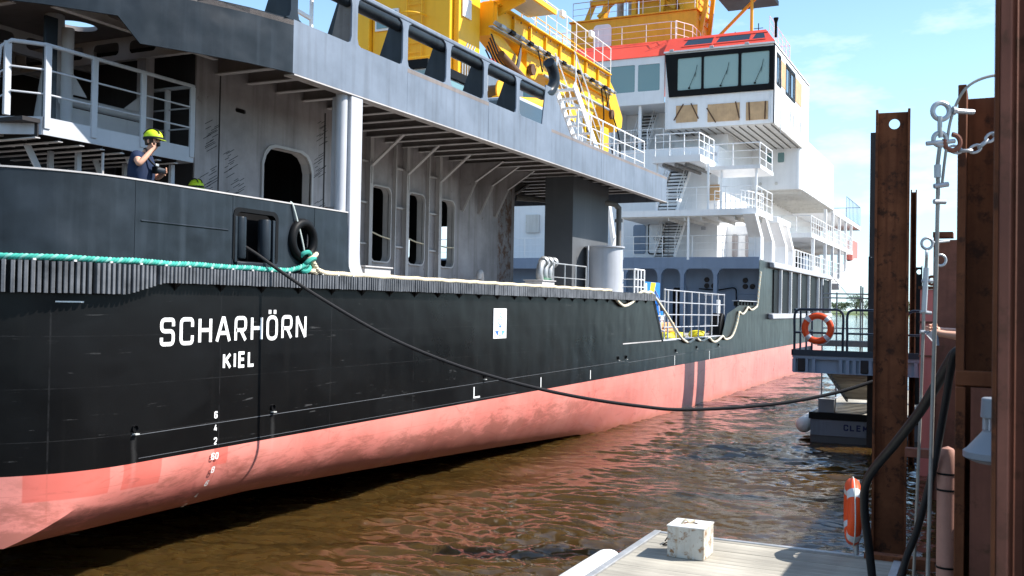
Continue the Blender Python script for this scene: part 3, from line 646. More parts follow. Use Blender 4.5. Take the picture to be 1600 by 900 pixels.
for y in (11.20, 11.74):
    mb = MB(); mb.lathe([(0, 0), (0.088, 0), (0.095, 0.02), (0.095, 0.58), (0.088, 0.6), (0, 0.6)], (SX - 0.05, y, 4.20), 18); mb.build('roller', M['slate'], fl)
    MB().box(SX - 0.02, SX + 0.02, y - 0.17 if y < 11.5 else y + 0.12, y - 0.12 if y < 11.5 else y + 0.17, 4.14, 4.80).build('roller_bracket', M['slate'], fl, bevel=0.006)
MB().box(SX - 0.12, SX + 0.05, 11.05, 11.95, 4.09, 4.15).build('sill', M['slate'], fl, bevel=0.01)
mb = MB(); mb.lathe([(0, 0), (0.09, 0), (0.09, 0.03), (0, 0.03)], (SX - 0.35, 11.52, 4.33), 14, 'x'); mb.build('bearing_cap', M['white'], fl)
MB().box(SX - 0.75, SX - 0.36, 10.9, 13.2, 3.99, 4.98).build('dark_backing_box', M['black'], SHIP, bevel=0.03)  # black box added as the dark inside of fairlead and chock
mb = MB(); 
pr_ = [(0.27 + 0.075 * math.cos(R(a)) , 0.075 * math.sin(R(a))) for a in range(-180, 181, 24)]
mb.lathe(pr_, (SX + 0.01, 12.585, 4.55), 36, 'x'); ck = mb.build('mooring_chock', M['black'], SHIP, smooth=60)
mb = MB(); mb.lathe([(0.27, -0.35), (0.255, -0.1), (0.20, 0.0)][:2], (SX, 12.585, 4.55), 28, 'x'); mb.build('chock_throat', M['slate'], ck)

# ---- side column under the boat deck
mb = MB(); mb.prism([(SX - 0.42, 13.86), (SX - 0.012, 13.86), (SX - 0.012, 14.2), (SX - 0.42, 14.2)], 'z', 3.985, 7.10)
cl = mb.build('side_column', M['lgrey'], SHIP, bevel=0.02)
mb = MB(); mb.tube([(SX - 0.17, 13.80, 4.9), (SX - 0.17, 13.80, 7.2)], 0.10, 20); mb.build('column_pipe', M['lgrey'], cl)
MB().prism([(14.2, 3.985), (14.21, 4.45), (14.23, 4.25), (14.38, 3.985)], 'x', SX - 0.25, SX - 0.03).build('foot_bracket', M['lgrey'], cl)
MB().box(SX - 0.435, SX - 0.13, 13.73, 13.85, 4.98, 5.2).build('rust_patch', M['rustcol'], cl)

# ---- boat deck: fascia, deck plate, beams
BD = [(-9.72, 32.0), (-9.72, 12.26), (-9.93, 11.5), (-10.25, 10.75), (-10.60, 10.05), (-10.74, 9.78), (-11.25, 9.0), (-12.0, 8.2), (-13.2, 7.55), (-15, 7.2), (-19, 7.1)]
def bd_zb(i): return 7.12 if i <= 4 else 7.45
deck_poly = [(x, y) for x, y in BD] + [(2 * CX - x, y) for x, y in BD[::-1][1:]]
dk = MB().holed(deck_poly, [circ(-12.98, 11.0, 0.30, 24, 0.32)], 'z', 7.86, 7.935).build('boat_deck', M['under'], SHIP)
def fascia_piece(i, j, mat, name='fascia_plate'):
    vs = []; fs = []
    for k in range(i, j + 1):
        x, y = BD[k]
        a = V(*BD[max(k - 1, 0)], 0); b = V(*BD[min(k + 1, len(BD) - 1)], 0); d = (b - a).normalized(); n = V(-d.y, d.x, 0)
        if n.x < 0 and k < 9: n = -n
        for q, z in ((0, bd_zb(k)), (-0.03, bd_zb(k)), (-0.03, 7.95), (0, 7.95)): vs.append((x + n.x * q, y + n.y * q, z))
    m = j - i
    for k in range(m):
        for c in range(4): fs.append((k * 4 + c, k * 4 + 4 + c, k * 4 + 4 + (c + 1) % 4, k * 4 + (c + 1) % 4))
    fs += [(0, 1, 2, 3), (m * 4 + 3, m * 4 + 2, m * 4 + 1, m * 4)]
    return MB().add(vs, fs).build(name, M[mat], dk, smooth=20)
fascia_piece(1, 10, 'slate')
ycut = [12.26, 15.6, 18.9, 22.3, 25.8, 28.6, 32.0]
for a, b in zip(ycut, ycut[1:]): MB().box(SX - 0.03, SX + rnd.uniform(-0.002, 0.002), a + 0.004, b - 0.004, 7.12, 7.95).build('fascia_plate', M['fascia'], dk, smooth=0)
MB().box(2 * CX - SX, SX - 0.03, 31.97, 32.0, 7.12, 7.95).build('fascia_plate', M['fascia'], dk, smooth=0)
MB().box(2 * CX - SX, 2 * CX - SX + .03, 12.26, 31.96, 7.12, 7.95).build('fascia_plate', M['fascia'], dk, smooth=0)
MB().box(SX - 0.20, SX + 0.003, 12.3, 32.0, 7.095, 7.117).build('fascia_flange', M['frame'], dk, smooth=0)
yb = 12.9
while yb < 31.9:
    long_ = yb < 27
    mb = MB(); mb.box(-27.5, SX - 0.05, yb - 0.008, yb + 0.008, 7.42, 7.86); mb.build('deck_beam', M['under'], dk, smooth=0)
    MB().box(-20, SX - 0.06, yb - 0.065, yb + 0.065, 7.400, 7.418).build('beam_flange', M['frame'], dk, smooth=0)  # pale flange colour stands in for light bounced up from below
    yb += 0.78
for x in [SX - 0.55 - 0.62 * k for k in range(14)]:
    MB().box(x - 0.006, x + 0.006, 12.4, 31.9, 7.68, 7.86).build('deck_stiffener', M['frame'], dk, smooth=0)
for x in (-14.4,): MB().box(x - 0.01, x + 0.01, 12.4, 31.9, 7.30, 7.86).build('deck_girder', M['dgrey'], dk, smooth=0)
# pierced girders under the stern part
def girder(p, q, z0, z1, n):
    p, q = V(*p, 0), V(*q, 0); Ln = (q - p).length; d = (q - p) / Ln; st = Ln / n
    holes = [rrect(st * k + st * 0.14, st * (k + 1) - st * 0.14, z0 + 0.10, z1 - 0.07, 0.07, 3) for k in range(n)]
    m0 = MB().holed([(0, z0), (Ln, z0), (Ln, z1), (0, z1)], holes, 'y', -0.008, 0.008)
    m1 = MB(); nn = V(-d.y, d.x, 0); m1.add([p + d * v[0] + nn * v[1] + V(0, 0, v[2]) for v in m0.v], m0.f); m1.build('pierced_girder', M['frame'], dk, smooth=0)
    m2 = MB(); m2.bar(p + V(0, 0, z0 - 0.005), q + V(0, 0, z0 - 0.005), 0.1, 0.012); m2.build('girder_flange', M['frame'], dk, smooth=0)
girder((-10.3, 11.75), (-16, 11.75), 7.47, 7.85, 7); girder((-11.7, 8.9), (-16.2, 8.9), 7.5, 7.85, 6)
girder((-11.3, 9.2), (-11.3, 12.3), 7.48, 7.85, 4); girder((-14.0, 7.8), (-14.0, 12.3), 7.48, 7.85, 6); girder((-15.2, 7.6), (-15.2, 12.3), 7.48, 7.85, 6)

# ---- walls under the boat deck
def wall(name, outer, holes, axis, a, b, mat, jamb=None):
    o = MB().holed(outer, holes, axis, a, b).build(name, M[mat], SHIP, smooth=0); return o
OP1 = [(14.1, 4.0 + 0.05), (15.5, 4.05), (15.5, 6.05), (15.44, 6.22), (15.33, 6.34), (15.15, 6.40), (14.45, 6.40), (14.27, 6.34), (14.16, 6.22), (14.1, 6.05)]
w12 = wall('winch_room_wall', [(12.4, 3.985), (16.8, 3.985), (16.8, 7.86), (12.4, 7.86)], [OP1, rrect(13.35, 13.62, 6.86, 6.94, 0.035)], 'x', -11.83, -11.8, 'mgrey')
MB().holed([(p[0] + (0.05 if p[0] > 14.8 else -0.05), p[1] + (0.05 if p[1] > 5 else 0)) for p in OP1], [OP1], 'x', -12.0, -11.77).build('opening_coaming', M['frame'], w12, smooth=0)
MB().box(-11.8, -11.79, 12.95, 12.97, 4.2, 7.4).build('weld_seam', M['dgrey'], w12); MB().box(-11.8, -11.79, 15.9, 15.93, 4.1, 7.3).build('weld_seam', M['dgrey'], w12)
for y, z in ((12.75, 5.6), (13.25, 5.95), (13.2, 5.2), (15.78, 6.25), (15.85, 6.9), (12.8, 6.35), (13.5, 5.5), (15.8, 5.35), (15.9, 5.0), (12.7, 5.05)):
    rr = random.Random(int(y * 100 + z * 7)); mb = MB()
    for k in range(13):
        a, b = y + rr.uniform(-.13, .13), z + (k - 6) * 0.035 + rr.uniform(-.02, .02); l = rr.uniform(.04, .13); mb.add([(-11.797, a - l, b - l * .55 - .006), (-11.797, a + l, b + l * .55 - .006), (-11.797, a + l, b + l * .55 + .006), (-11.797, a - l, b - l * .55 + .006)], [(0, 1, 2, 3)])
    mb.build('grinding_marks', M['dgrey'], w12, smooth=0, kind='stuff')
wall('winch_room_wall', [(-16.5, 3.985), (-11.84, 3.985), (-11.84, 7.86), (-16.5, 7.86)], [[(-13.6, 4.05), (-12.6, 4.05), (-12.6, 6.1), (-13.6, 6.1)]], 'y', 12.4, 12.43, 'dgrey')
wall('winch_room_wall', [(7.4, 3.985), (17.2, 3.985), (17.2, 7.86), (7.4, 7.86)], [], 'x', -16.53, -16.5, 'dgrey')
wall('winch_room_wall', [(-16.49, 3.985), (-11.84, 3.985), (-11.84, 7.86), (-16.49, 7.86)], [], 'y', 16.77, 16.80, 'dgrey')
MB().box(-16.4, -12.2, 14.0, 16.6, 3.99, 4.9).build('winch', M['black'], SHIP, bevel=0.05)
# longitudinal wall with three tall openings
OPS = [(19.3, 20.12), (20.92, 21.70), (22.50, 23.26)]
opn = [rrect(a, b, 4.57, 6.32, 0.17, 6) for a, b in OPS]
w13 = wall('casing_wall', [(16.85, 3.985), (27.1, 3.985), (27.1, 7.86), (16.85, 7.86)], opn, 'x', -13.02, -13.0, 'mgrey')
for a, b in OPS: MB().holed(rrect(a - 0.035, b + 0.035, 4.535, 6.355, 0.19, 6), [rrect(a, b, 4.57, 6.32, 0.17, 6)], 'x', -13.16, -12.93).build('opening_frame', M['frame'], w13, smooth=40)
for y in (17.3, 18.0, 18.6, 19.15, 20.30, 20.75, 21.88, 22.35):
    big = y in (19.15, 20.75, 22.35)
    MB().box(-13.0, -12.86 if big else -12.92, y - 0.006, y + 0.006, 3.99, 7.4).build('wall_stiffener', M['frame'], w13, smooth=0)
    MB().box(-12.86 if big else -12.92, -12.845 if big else -12.905, y - (0.065 if big else 0.02), y + (0.065 if big else 0.02), 3.99, 7.4).build('wall_stiffener', M['frame'], w13, smooth=0)
for y0, y1 in ((18.6, 19.15), (20.3, 20.75), (21.88, 22.35)):
    for z in (4.95, 5.9, 6.85): MB().box(-13.0, -12.93, y0, y1, z - 0.02, z + 0.02).build('wall_stringer', M['frame'], w13, smooth=0)
for y in (19.15, 20.75, 22.35):     # strut knees up to the deck beams
    mb = MB(); mb.bar((-12.85, y, 6.75), (-12.0, y, 7.42), 0.10, 0.03); mb.bar((-12.85, y, 6.75), (-12.86, y, 6.35), 0.06, 0.03); mb.build('knee_strut', M['frame'], w13, smooth=0)
for y in (23.7, 24.7, 25.7):        # deep plate knees
    mb = MB(); mb.prism([(-13.0, 6.15), (-12.94, 6.15), (-12.55, 6.9), (-11.75, 7.42), (-13.0, 7.42)], 'y', y - 0.008, y + 0.008); k = mb.build('plate_knee', M['mgrey'], w13, smooth=0)
    mb = MB(); mb.bar((-12.94, y, 6.12), (-12.55, y, 6.9), 0.09, 0.015, (0, 1, 0)); mb.bar((-12.55, y, 6.9), (-11.72, y, 7.42), 0.015, 0.09, (0, 1, 0)); mb.build('knee_flange', M['frame'], w13, smooth=0)
MB().box(-13.6, -12.99, 26.0, 26.9, 3.99, 7.4).build('rusty_pillar', M['rustcol'], SHIP, bevel=0.01)
MB().prism([(26.9, 6.1), (26.93, 6.1), (27.4, 6.95), (28.5, 7.42), (26.9, 7.42)], 'x', -13.25, -13.23).build('pillar_knee', M['pipe'], SHIP, smooth=0)
MB().prism([(26.9, 6.06), (26.95, 6.06), (27.44, 6.92), (28.6, 7.41), (28.5, 7.43), (27.38, 6.97)], 'x', -13.31, -13.17).build('knee_flange', M['frame'], SHIP, smooth=0)
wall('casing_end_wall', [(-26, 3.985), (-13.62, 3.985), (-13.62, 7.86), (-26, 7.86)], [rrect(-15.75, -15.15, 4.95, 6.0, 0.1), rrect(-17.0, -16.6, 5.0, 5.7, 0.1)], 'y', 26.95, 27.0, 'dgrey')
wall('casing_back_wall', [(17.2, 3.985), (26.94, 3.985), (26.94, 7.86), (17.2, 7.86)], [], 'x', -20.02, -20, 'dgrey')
mb = MB(); mb.tube(arc3([(-12.55, 24.15, 4.0), (-12.55, 24.15, 4.3), (-12.5, 24.0, 4.46), (-12.45, 23.82, 4.42), (-12.45, 23.80, 4.28)], 5), 0.075, 12); mb.build('gooseneck_vent', M['frame'], SHIP)
for y, w, x in ((14.75, 0.85, -10.0), (23.2, 0.8, -10.3)):
    hb = MB().box(x - 0.5, x, y, y + w, 3.99, 4.22).build('hatch_box', M['frame'], SHIP, bevel=0.015); MB().box(x - 0.53, x + 0.03, y - 0.03, y + w + 0.03, 4.222, 4.25).build('hatch_lid', M['frame'], hb, bevel=0.006)
for (a, b, z0, z1) in ((19.3, 20.12, 5.25, 5.12), (20.92, 21.7, 5.2, 5.1), (22.5, 23.26, 5.1, 5.1)):
    mb = MB(); mb.tube([(-12.95, a - 0.02, z0), (-12.95, (a + b) / 2, (z0 + z1) / 2 - 0.02), (-12.95, b + 0.02, z1)], 0.018, 6); mb.build('safety_rope', M['ropebge'], SHIP)

# ---- stern lookout platform
def railing(pts, h, parent, mat, rails=(1.0, 0.62, 0.28), r=0.022, sp=1.2, post='tube', name='railing', pr=0.02):
    """rails along pts (floor level); posts are pieces of their own"""
    P = [V(*p) for p in pts]; mb = MB()
    for i, f in enumerate(rails): mb.tube([p + V(0, 0, h * f) for p in P], r if i == 0 else r * 0.62, 6)
    rail = mb.build(name, M[mat], parent); own = rail if parent is not None and parent.parent is None else parent
    for a, b in zip(P, P[1:]):
        n = max(1, round((b - a).length / sp))
        for k in range(n + (1 if b == P[-1] else 0)):
            q = a + (b - a) * k / n; m2 = MB()
            if post == 'flat': m2.box(q.x - 0.012, q.x + 0.012, q.y - 0.045, q.y + 0.045, q.z - 0.16, q.z + h - 0.01)
            else: m2.tube([q, q + V(0, 0, h)], pr, 6)
            m2.build('post', M[mat], own, smooth=35)
    return rail
pf = MB().box(-13.9, -11.52, 8.95, 12.05, 5.93, 5.985).build('lookout_platform', M['dgrey'], SHIP)
MB().box(-11.52, -11.49, 9.25, 12.05, 5.78, 6.02).build('edge_plate', M['lgrey'], pf); MB().bar((-11.505, 9.25, 5.90), (-12.2, 8.92, 5.90), 0.03, 0.24).build('edge_plate', M['lgrey'], pf); MB().box(-13.9, -12.2, 8.905, 8.935, 5.78, 6.02).build('edge_plate', M['lgrey'], pf)
MB().box(-13.9, -11.53, 12.02, 12.05, 5.78, 6.02).build('edge_plate', M['lgrey'], pf)
for y in [9.2 + 0.36 * k for k in range(8)]: MB().box(-13.9, -11.53, y - 0.008, y + 0.008, 5.74, 5.93).build('floor_beam', M['dgrey'], pf, smooth=0); MB().box(-13.9, -11.53, y - 0.04, y + 0.04, 5.725, 5.739).build('floor_beam_flange', M['frame'], pf, smooth=0)
for x in (-12.2, -12.9): MB().box(x - 0.008, x + 0.008, 8.96, 12.0, 5.78, 5.92).build('floor_beam', M['frame'], pf, smooth=0)
MB().prism([(-12.2, 5.77), (-14.2, 5.77), (-14.2, 4.6), (-13.5, 5.1)], 'y', 8.96, 9.0).build('support_bracket', M['lgrey'], pf)
RP = [(-11.86, 8.80, 5.42), (-11.83, 8.83, 5.9), (-11.74, 8.93, 6.0), (-11.5, 9.28, 6.0), (-11.5, 12.03, 6.0), (-12.6, 12.03, 6.0)]
P = [V(*p) for p in RP]; mb = MB()
for f, r_ in ((1.0, 0.03), (0.66, 0.014), (0.33, 0.014)): mb.tube([p + V(0.0, 0, f) for p in P], r_, 8)
rl_ = mb.build('railing', M['lgrey'], SHIP)
for q in ((-11.78, 8.90), (-11.5, 9.30), (-11.5, 10.08), (-11.5, 10.98), (-11.5, 12.0), (-12.05, 12.02), (-12.55, 12.02)):
    MB().box(q[0] - 0.012, q[0] + 0.03, q[1] - 0.05, q[1] + 0.05, 5.86 if q[0] > -11.6 else 6.0, 6.985).build('post', M['lgrey'], rl_, bevel=0.008)
# plating, columns and pipes on the platform
MB().box(-12.36, -12.33, 10.35, 11.74, 5.99, 6.42).build('windbreak_plate', M['lgrey'], pf); mb = MB(); mb.tube([(-12.3, 10.2, 6.5), (-12.3, 11.74, 6.5)], 0.075, 14); mb.build('windbreak_pipe', M['lgrey'], pf)
for y in (10.12,): mb = MB(); mb.tube([(-12.1, y, 5.99), (-12.1, y, 7.5)], 0.085, 16); mb.build('platform_pillar', M['lgrey'], SHIP)
mb = MB(); mb.lathe([(0.30, 0), (0.22, 0.6), (0.16, 1.1), (0.14, 1.86)], (-12.75, 10.42, 5.99), 18); mb.build('tapered_vent_trunk', M['lgrey'], SHIP)
MB().box(-11.75, -11.70, 9.42, 9.62, 5.99, 7.47).build('fascia_post', M['slate'], SHIP, bevel=0.008)
MB().box(-12.45, -12.25, 11.75, 11.93, 5.99, 7.5).build('platform_pillar', M['mgrey'], SHIP, bevel=0.01)
MB().prism([(11.74, 6.58), (11.4, 6.58), (11.74, 6.85)], 'x', -12.37, -12.35).build('gusset', M['lgrey'], pf); MB().prism([(10.2, 6.58), (10.55, 6.58), (10.2, 7.0)], 'x', -12.2, -12.18).build('gusset', M['lgrey'], pf)
mb = MB(); mb.tube([(-14.3, 9.0, 5.99), (-14.3, 9.0, 7.5)], 0.12, 14); mb.build('platform_pillar', M['mgrey'], SHIP)
# legs and ladders under the platform
for a, b in (((-11.9, 11.1, 5.75), (-11.9, 12.0, 4.05)), ((-12.5, 11.0, 5.75), (-12.5, 11.9, 4.05)), ((-12.2, 9.55, 5.75), (-12.2, 10.5, 4.2)), ((-12.6, 9.2, 5.75), (-12.6, 10.2, 4.2))):
    MB().bar(a, b, 0.03, 0.10).build('diagonal_strut', M['lgrey'], SHIP, bevel=0.005)
for x, y in ((-11.85, 11.95), (-12.5, 11.6), (-12.1, 10.35), (-12.5, 10.2)):
    MB().box(x - 0.03, x + 0.03, y - 0.04, y + 0.04, 3.99, 5.75).build('hanger_leg', M['lgrey'], SHIP, bevel=0.006)
for z in (4.4, 4.75, 5.1): MB().bar((-11.9, 11.95, z), (-12.5, 11.65, z), 0.03, 0.03).build('ladder_rung', M['lgrey'], SHIP)
mb = MB(); mb.tube([(-11.6, 10.35, 3.99), (-11.6, 10.35, 5.7)], 0.022, 8); mb.build('stanchion', M['frame'], SHIP)

# ---- bulwark of openings along the boat deck edge
bb = MB(); bb.tube([(SX - 0.17, 11.6, 8.74), (SX - 0.17, 22.1, 8.74)], 0.125, 16); BR = bb.build('boat_deck_rail', M['slate'], SHIP)
MB().box(SX - 0.15, SX - 0.02, 11.6, 22.0, 8.80, 8.90).build('rail_cap', M['fascia'], BR, bevel=0.03)
for y in (12.3, 13.92, 15.54, 17.16, 18.78, 20.40):
    prof = [(-0.21, 7.95), (0.21, 7.95), (0.12, 7.99), (0.085, 8.09), (0.085, 8.64), (0.12, 8.75), (0.21, 8.80), (-0.21, 8.80), (-0.12, 8.75), (-0.085, 8.64), (-0.085, 8.09), (-0.12, 7.99)]
    MB().prism([(y + a, z) for a, z in prof], 'x', SX - 0.05, SX - 0.02).build('rail_post', M['fascia'] if y > 13 else M['slate'], BR, smooth=0)
    MB().prism([(SX - 0.05, 7.94), (SX - 0.62, 7.94), (SX - 0.52, 8.02), (SX - 0.34, 8.72), (SX - 0.05, 8.78)], 'y', y - 0.012, y + 0.012).build('post_stay', M['pipe'] if abs(y - 13.92) < .01 else M['slate'], BR, smooth=0)
    MB().bar((SX - 0.62, y, 7.95), (SX - 0.34, y, 8.70), 0.10, 0.02, (0, 1, 0)).build('stay_flange', M['slate'], BR, smooth=0)
MB().prism([(21.75, 7.95), (23.6, 7.95), (22.75, 8.62), (22.4, 8.95), (21.95, 8.95)], 'x', SX - 0.045, SX - 0.015).build('end_plate', M['fascia'], BR, smooth=0)
mb = MB(); mb.tube(arc3([(SX - 0.17, 21.9, 8.76), (SX - 0.12, 22.35, 8.86), (SX - 0.06, 22.55, 9.15), (SX - 0.06, 22.45, 9.42), (SX - 0.06, 22.2, 9.56)], 6), 0.14, 16); mb.build('rail_horn', M['slate'], BR)
mb = MB(); mb.tube([(SX - 0.5, 13.35, 7.94), (SX - 0.5, 13.35, 8.62)], 0.035, 8); mb.bar((SX - 0.5, 13.35, 8.3), (SX - 0.5, 12.75, 8.36), 0.06, 0.06); mb.box(SX - 0.6, SX - 0.4, 12.62, 12.78, 8.05, 8.42); mb.build('light_bracket', M['white'], SHIP, bevel=0.006)

# ---- casing, tank and deck gear aft of the working deck
MB().box(-11.9, -11.0, 26.9, 29.9, 3.99, 7.42).build('exhaust_casing', M['casing'], SHIP, bevel=0.01)
mb = MB(); mb.lathe([(0, 1.40), (0.60, 1.40), (0.60, 1.36), (0.545, 1.36), (0.545, 0)], (-10.42, 28.05, 3.99), 40); tk = mb.build('deck_tank', M['bgrey'] if False else M['lgrey'], SHIP)
mb = MB(); mb.tube([(-10.7, 27.42, 4.0), (-10.7, 27.42, 5.38)], 0.02, 6); mb.build('tank_sight_pipe', M['white'], tk)
mb = MB(); mb.tube(arc3([(-13.0, 27.2, 6.85), (-11.9, 28.6, 6.86), (-10.95, 29.75, 6.88), (-10.75, 30.05, 6.78), (-10.72, 30.1, 6.5), (-10.72, 30.1, 4.1)], 5), 0.085, 12); mb.build('exhaust_pipe', M['pipe'], SHIP)
for z in (6.35, 5.4): mb = MB(); mb.lathe([(0.085, -0.05), (0.13, -0.05), (0.13, 0.05), (0.085, 0.05)], (-10.72, 30.1, z), 16); mb.build('pipe_flange', M['pipe'], SHIP)
gp = MB().box(-11.6, -10.9, 24.9, 26.1, 3.99, 4.12).build('pump_skid', M['frame'], SHIP, bevel=0.01)
mb = MB(); mb.lathe([(0, 0), (0.22, 0), (0.26, 0.1), (0.22, 0.22), (0, 0.25)], (-11.2, 25.3, 4.12), 16); mb.build('pump_body', paint('pump_green', (0.10, 0.24, 0.15), 0.5), gp)
for k in range(3):
    y = 24.9 + 0.33 * k; mb = MB(); mb.tube(arc3([(-11.2, y + 0.25, 4.2), (-11.2, y + 0.12, 4.45), (-11.2, y + 0.2, 4.7), (-11.2, y + 0.38, 4.8)], 4), 0.10, 12); mb.tube([(-11.2, y + 0.36, 4.79), (-11.2, y + 0.46, 4.84)], 0.15, 12); mb.build('pump_elbow', M['galv'], gp)
railing([(-10.6, 24.6, 3.99), (-10.6, 27.0, 3.99)], 0.75, SHIP, 'galv', (1.0, 0.5), 0.02, 0.8)

# ---- break of the deck: cut-out rail, banner, stores
rr_ = []; RC = MB()
for z in (0.0, 0.42, 0.85, 1.28, 1.70):
    RC.tube([(-9.95, 32.6 if z else 33, 2.5 + z), (-9.95, 41.2, 2.46 + z)], 0.022, 6)
rc = RC.build('working_deck_railing', M['lgrey'], SHIP)
for k in range(9): y = 33.1 + k * 1.0; MB().box(-9.97, -9.93, y - 0.03, y + 0.03, 2.43, 4.2).build('post', M['lgrey'], rc, bevel=0.006)
MB().bar((-10.0, 41.2, 2.46), (-11.2, 41.2, 2.46), 0.03, 0.03).build('post', M['lgrey'], rc)
mb = MB(); [mb.tube([(-9.95, 41.2, 2.46 + z), (-11.0, 41.9, 2.46 + z)], 0.022, 6) for z in (0.42, 0.85, 1.28, 1.7)]; mb.build('working_deck_railing', M['lgrey'], SHIP)
mb = MB(); [mb.tube([(-9.95, 31.9, 2.5 + z), (-9.95, 32.7, 2.5 + z)], 0.026, 6) for z in (0.3, 0.8, 1.3)]; mb.tube([(-9.95, 31.9, 2.5), (-9.95, 31.7, 3.6)], 0.026, 6); mb.tube([(-9.95, 32.7, 2.5), (-9.95, 32.7, 4.25)], 0.026, 6); mb.tube([(-10.0, 32.6, 2.6), (-10.5, 33.6, 4.2)], 0.022, 6); mb.tube([(-10.0, 34.2, 2.7), (-10.4, 33.0, 4.2)], 0.022, 6); mb.build('gangway_frame', M['lgrey'], SHIP)
MB().box(SX - 0.3, SX - 0.02, 31.8, 39.95, 2.44, 2.50).build('sill_plate', M['lgrey'], SHIP, bevel=0.01)
bw = railing([(-11.4, 30.2, 4.0), (-10.2, 30.2, 4.0), (-10.2, 31.2, 4.0)], 0.8, SHIP, 'white', (1.0, 0.6, 0.3), 0.025, 0.35, pr=0.03)
for k in range(6): MB().box(SX - 0.30, SX - 0.12, 43.1 + k * 0.62, 43.45 + k * 0.62, 3.72, 3.92).build('rail_roller', M['black'], SHIP, bevel=0.03)
MB().box(SX - 0.34, SX - 0.02, 42.95, 46.9, 3.925, 3.96).build('roller_rack_top', M['lgrey'], SHIP)
MB().box(-10.35, -10.3, 41.4, 41.9, 3.2, 3.95).build('white_locker', M['white'], SHIP, bevel=0.02)
MB().prism([(39.9, 2.45), (40.75, 2.45), (40.75, 3.35), (40.4, 3.4), (40.1, 3.0)], 'x', SX - 0.55, SX - 0.1).build('black_winch', M['black'], SHIP, bevel=0.04)
# ---- grey-blue bulkhead between working deck and superstructure
bkA = [(-27.9, 2.43), (SX - 0.05, 2.43), (SX - 0.05, 5.5), (-27.9, 5.5)]
bh = MB().box(-28, SX - 0.04, 48.45, 48.5, 2.43, 5.73).build('forward_bulkhead', M['bgrey'], SHIP)
MB().box(-28, SX - 0.02, 46.98, 47.06, 5.50, 6.05).build('top_beam', M['bgrey'], bh, smooth=0); MB().box(-28, SX - 0.06, 47.07, 48.44, 5.62, 5.72).build('ceiling_plate', M['bgrey'], bh)
for x in (-11.82, -13.45, -14.6, -16.4, -18.2, -20):
    MB().holed([(x - 0.35, 5.2), (x - 0.2, 5.42), (x - 0.09, 5.2), (x - 0.09, 2.43), (x + 0.09, 2.43), (x + 0.09, 5.2), (x + 0.2, 5.42), (x + 0.35, 5.5), (x - 0.35, 5.5)][1:], [], 'y', 47.0, 47.3).build('bulkhead_pillar', M['bgrey'], bh, smooth=0)
MB().box(-14.3, -13.7, 48.40, 48.44, 2.6, 4.6).build('doorway', M['black'], bh); MB().holed(rrect(-14.4, -13.6, 2.5, 4.7, 0.15), [rrect(-14.3, -13.7, 2.6, 4.6, 0.1)], 'y', 48.36, 48.45).build('door_frame', M['bgrey'], bh)
for x, z in ((-12.6, 5.0), (-12.6, 4.7), (-12.25, 4.7), (-10.7, 4.98), (-10.7, 4.68), (-10.35, 4.68)):
    mb = MB(); mb.lathe([(0, -0.02), (0.12, -0.02), (0.13, 0.02), (0.13, 0.05)], (x, 48.4, z), 16, 'y'); mb.build('vent_grille', M['dgrey'], bh)
mb = MB(); mb.tube(arc3([(-12.95, 48.3, 4.55), (-12.0, 48.3, 4.5), (-11.2, 48.3, 4.6), (-11.1, 48.3, 4.2), (-11.1, 48.3, 3.6)], 5), 0.03, 8); mb.build('cable_loop', M['black'], bh)
for x0, x1, z0, z1 in ((-13.0, -12.1, 2.7, 4.3), (-11.05, -10.1, 2.7, 4.3)): MB().box(x0, x1, 48.41, 48.45, z0, z1).build('flush_door', M['bgrey'], bh, bevel=0.02)

# ------------------------------------------------------------------ superstructure
W_ = M['white']
def box(name, a, mat, parent, bevel=0): return MB().box(*a).build(name, M[mat], parent, bevel, smooth=0 if not bevel else 35)
dh = box('deckhouse', (-28.2, -12.5, 50, 74, 5.87, 11.9), 'white', SHIP)
box('tier_wall', (-28.2, -15.42, 52.6, 60, 11.91, 14.29), 'white', dh); box('tier_wall', (-28.2, -18.35, 50.02, 52.59, 11.91, 14.29), 'white', dh); box('tier_wall', (-15.41, -12.5, 52.0, 58, 11.91, 12.84), 'white', dh)
box('stair_post', (-16.9, -16.75, 50.3, 50.45, 11.91, 14.29), 'white', dh)
# bridge: starboard wing
bx = MB().holed([(-15.35, 12.9), (SX, 12.9), (SX, 16.86), (-15.35, 16.86)], [rrect(-15.0, -10.0, 14.9, 16.5, 0.1)], 'y', 50.0, 50.06).build('bridge_wing', W_, SHIP, smooth=0)
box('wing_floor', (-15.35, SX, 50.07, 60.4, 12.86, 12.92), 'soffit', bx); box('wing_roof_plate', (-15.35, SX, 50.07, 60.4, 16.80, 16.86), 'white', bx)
box('wing_end_wall', (-15.35, SX - 0.05, 60.35, 60.4, 12.93, 16.79), 'white', bx); box('wing_inner_wall', (-15.35, -15.3, 50.07, 60.3, 12.93, 16.79), 'white', bx)
SW = [rrect(50.55, 51.45, 15.05, 16.45, 0.05), rrect(53.0, 54.2, 15.05, 16.4, 0.05), rrect(54.4, 55.6, 15.05, 16.4, 0.05)]
SL = [rrect(y, y + 0.22, 13.55, 14.25, 0.05) for y in (54.3, 55.3, 56.3, 57.5, 58.4, 59.3)]
MB().holed([(50.0, 12.9), (60.4, 12.9), (60.4, 16.86), (50.0, 16.86)], SW + SL, 'x', SX - 0.05, SX).build('wing_side_wall', W_, bx, smooth=0)
for q in SW: MB().prism(q, 'x', SX - 0.045, SX - 0.03).build('window_pane', M['glassdk'], bx, smooth=0)
for y0, y1 in ((51.6, 52.85), (55.8, 57.8)): box('plywood_cover', (SX + 0.001, SX + 0.02, y0, y1, 15.1, 16.4), 'wood', bx)
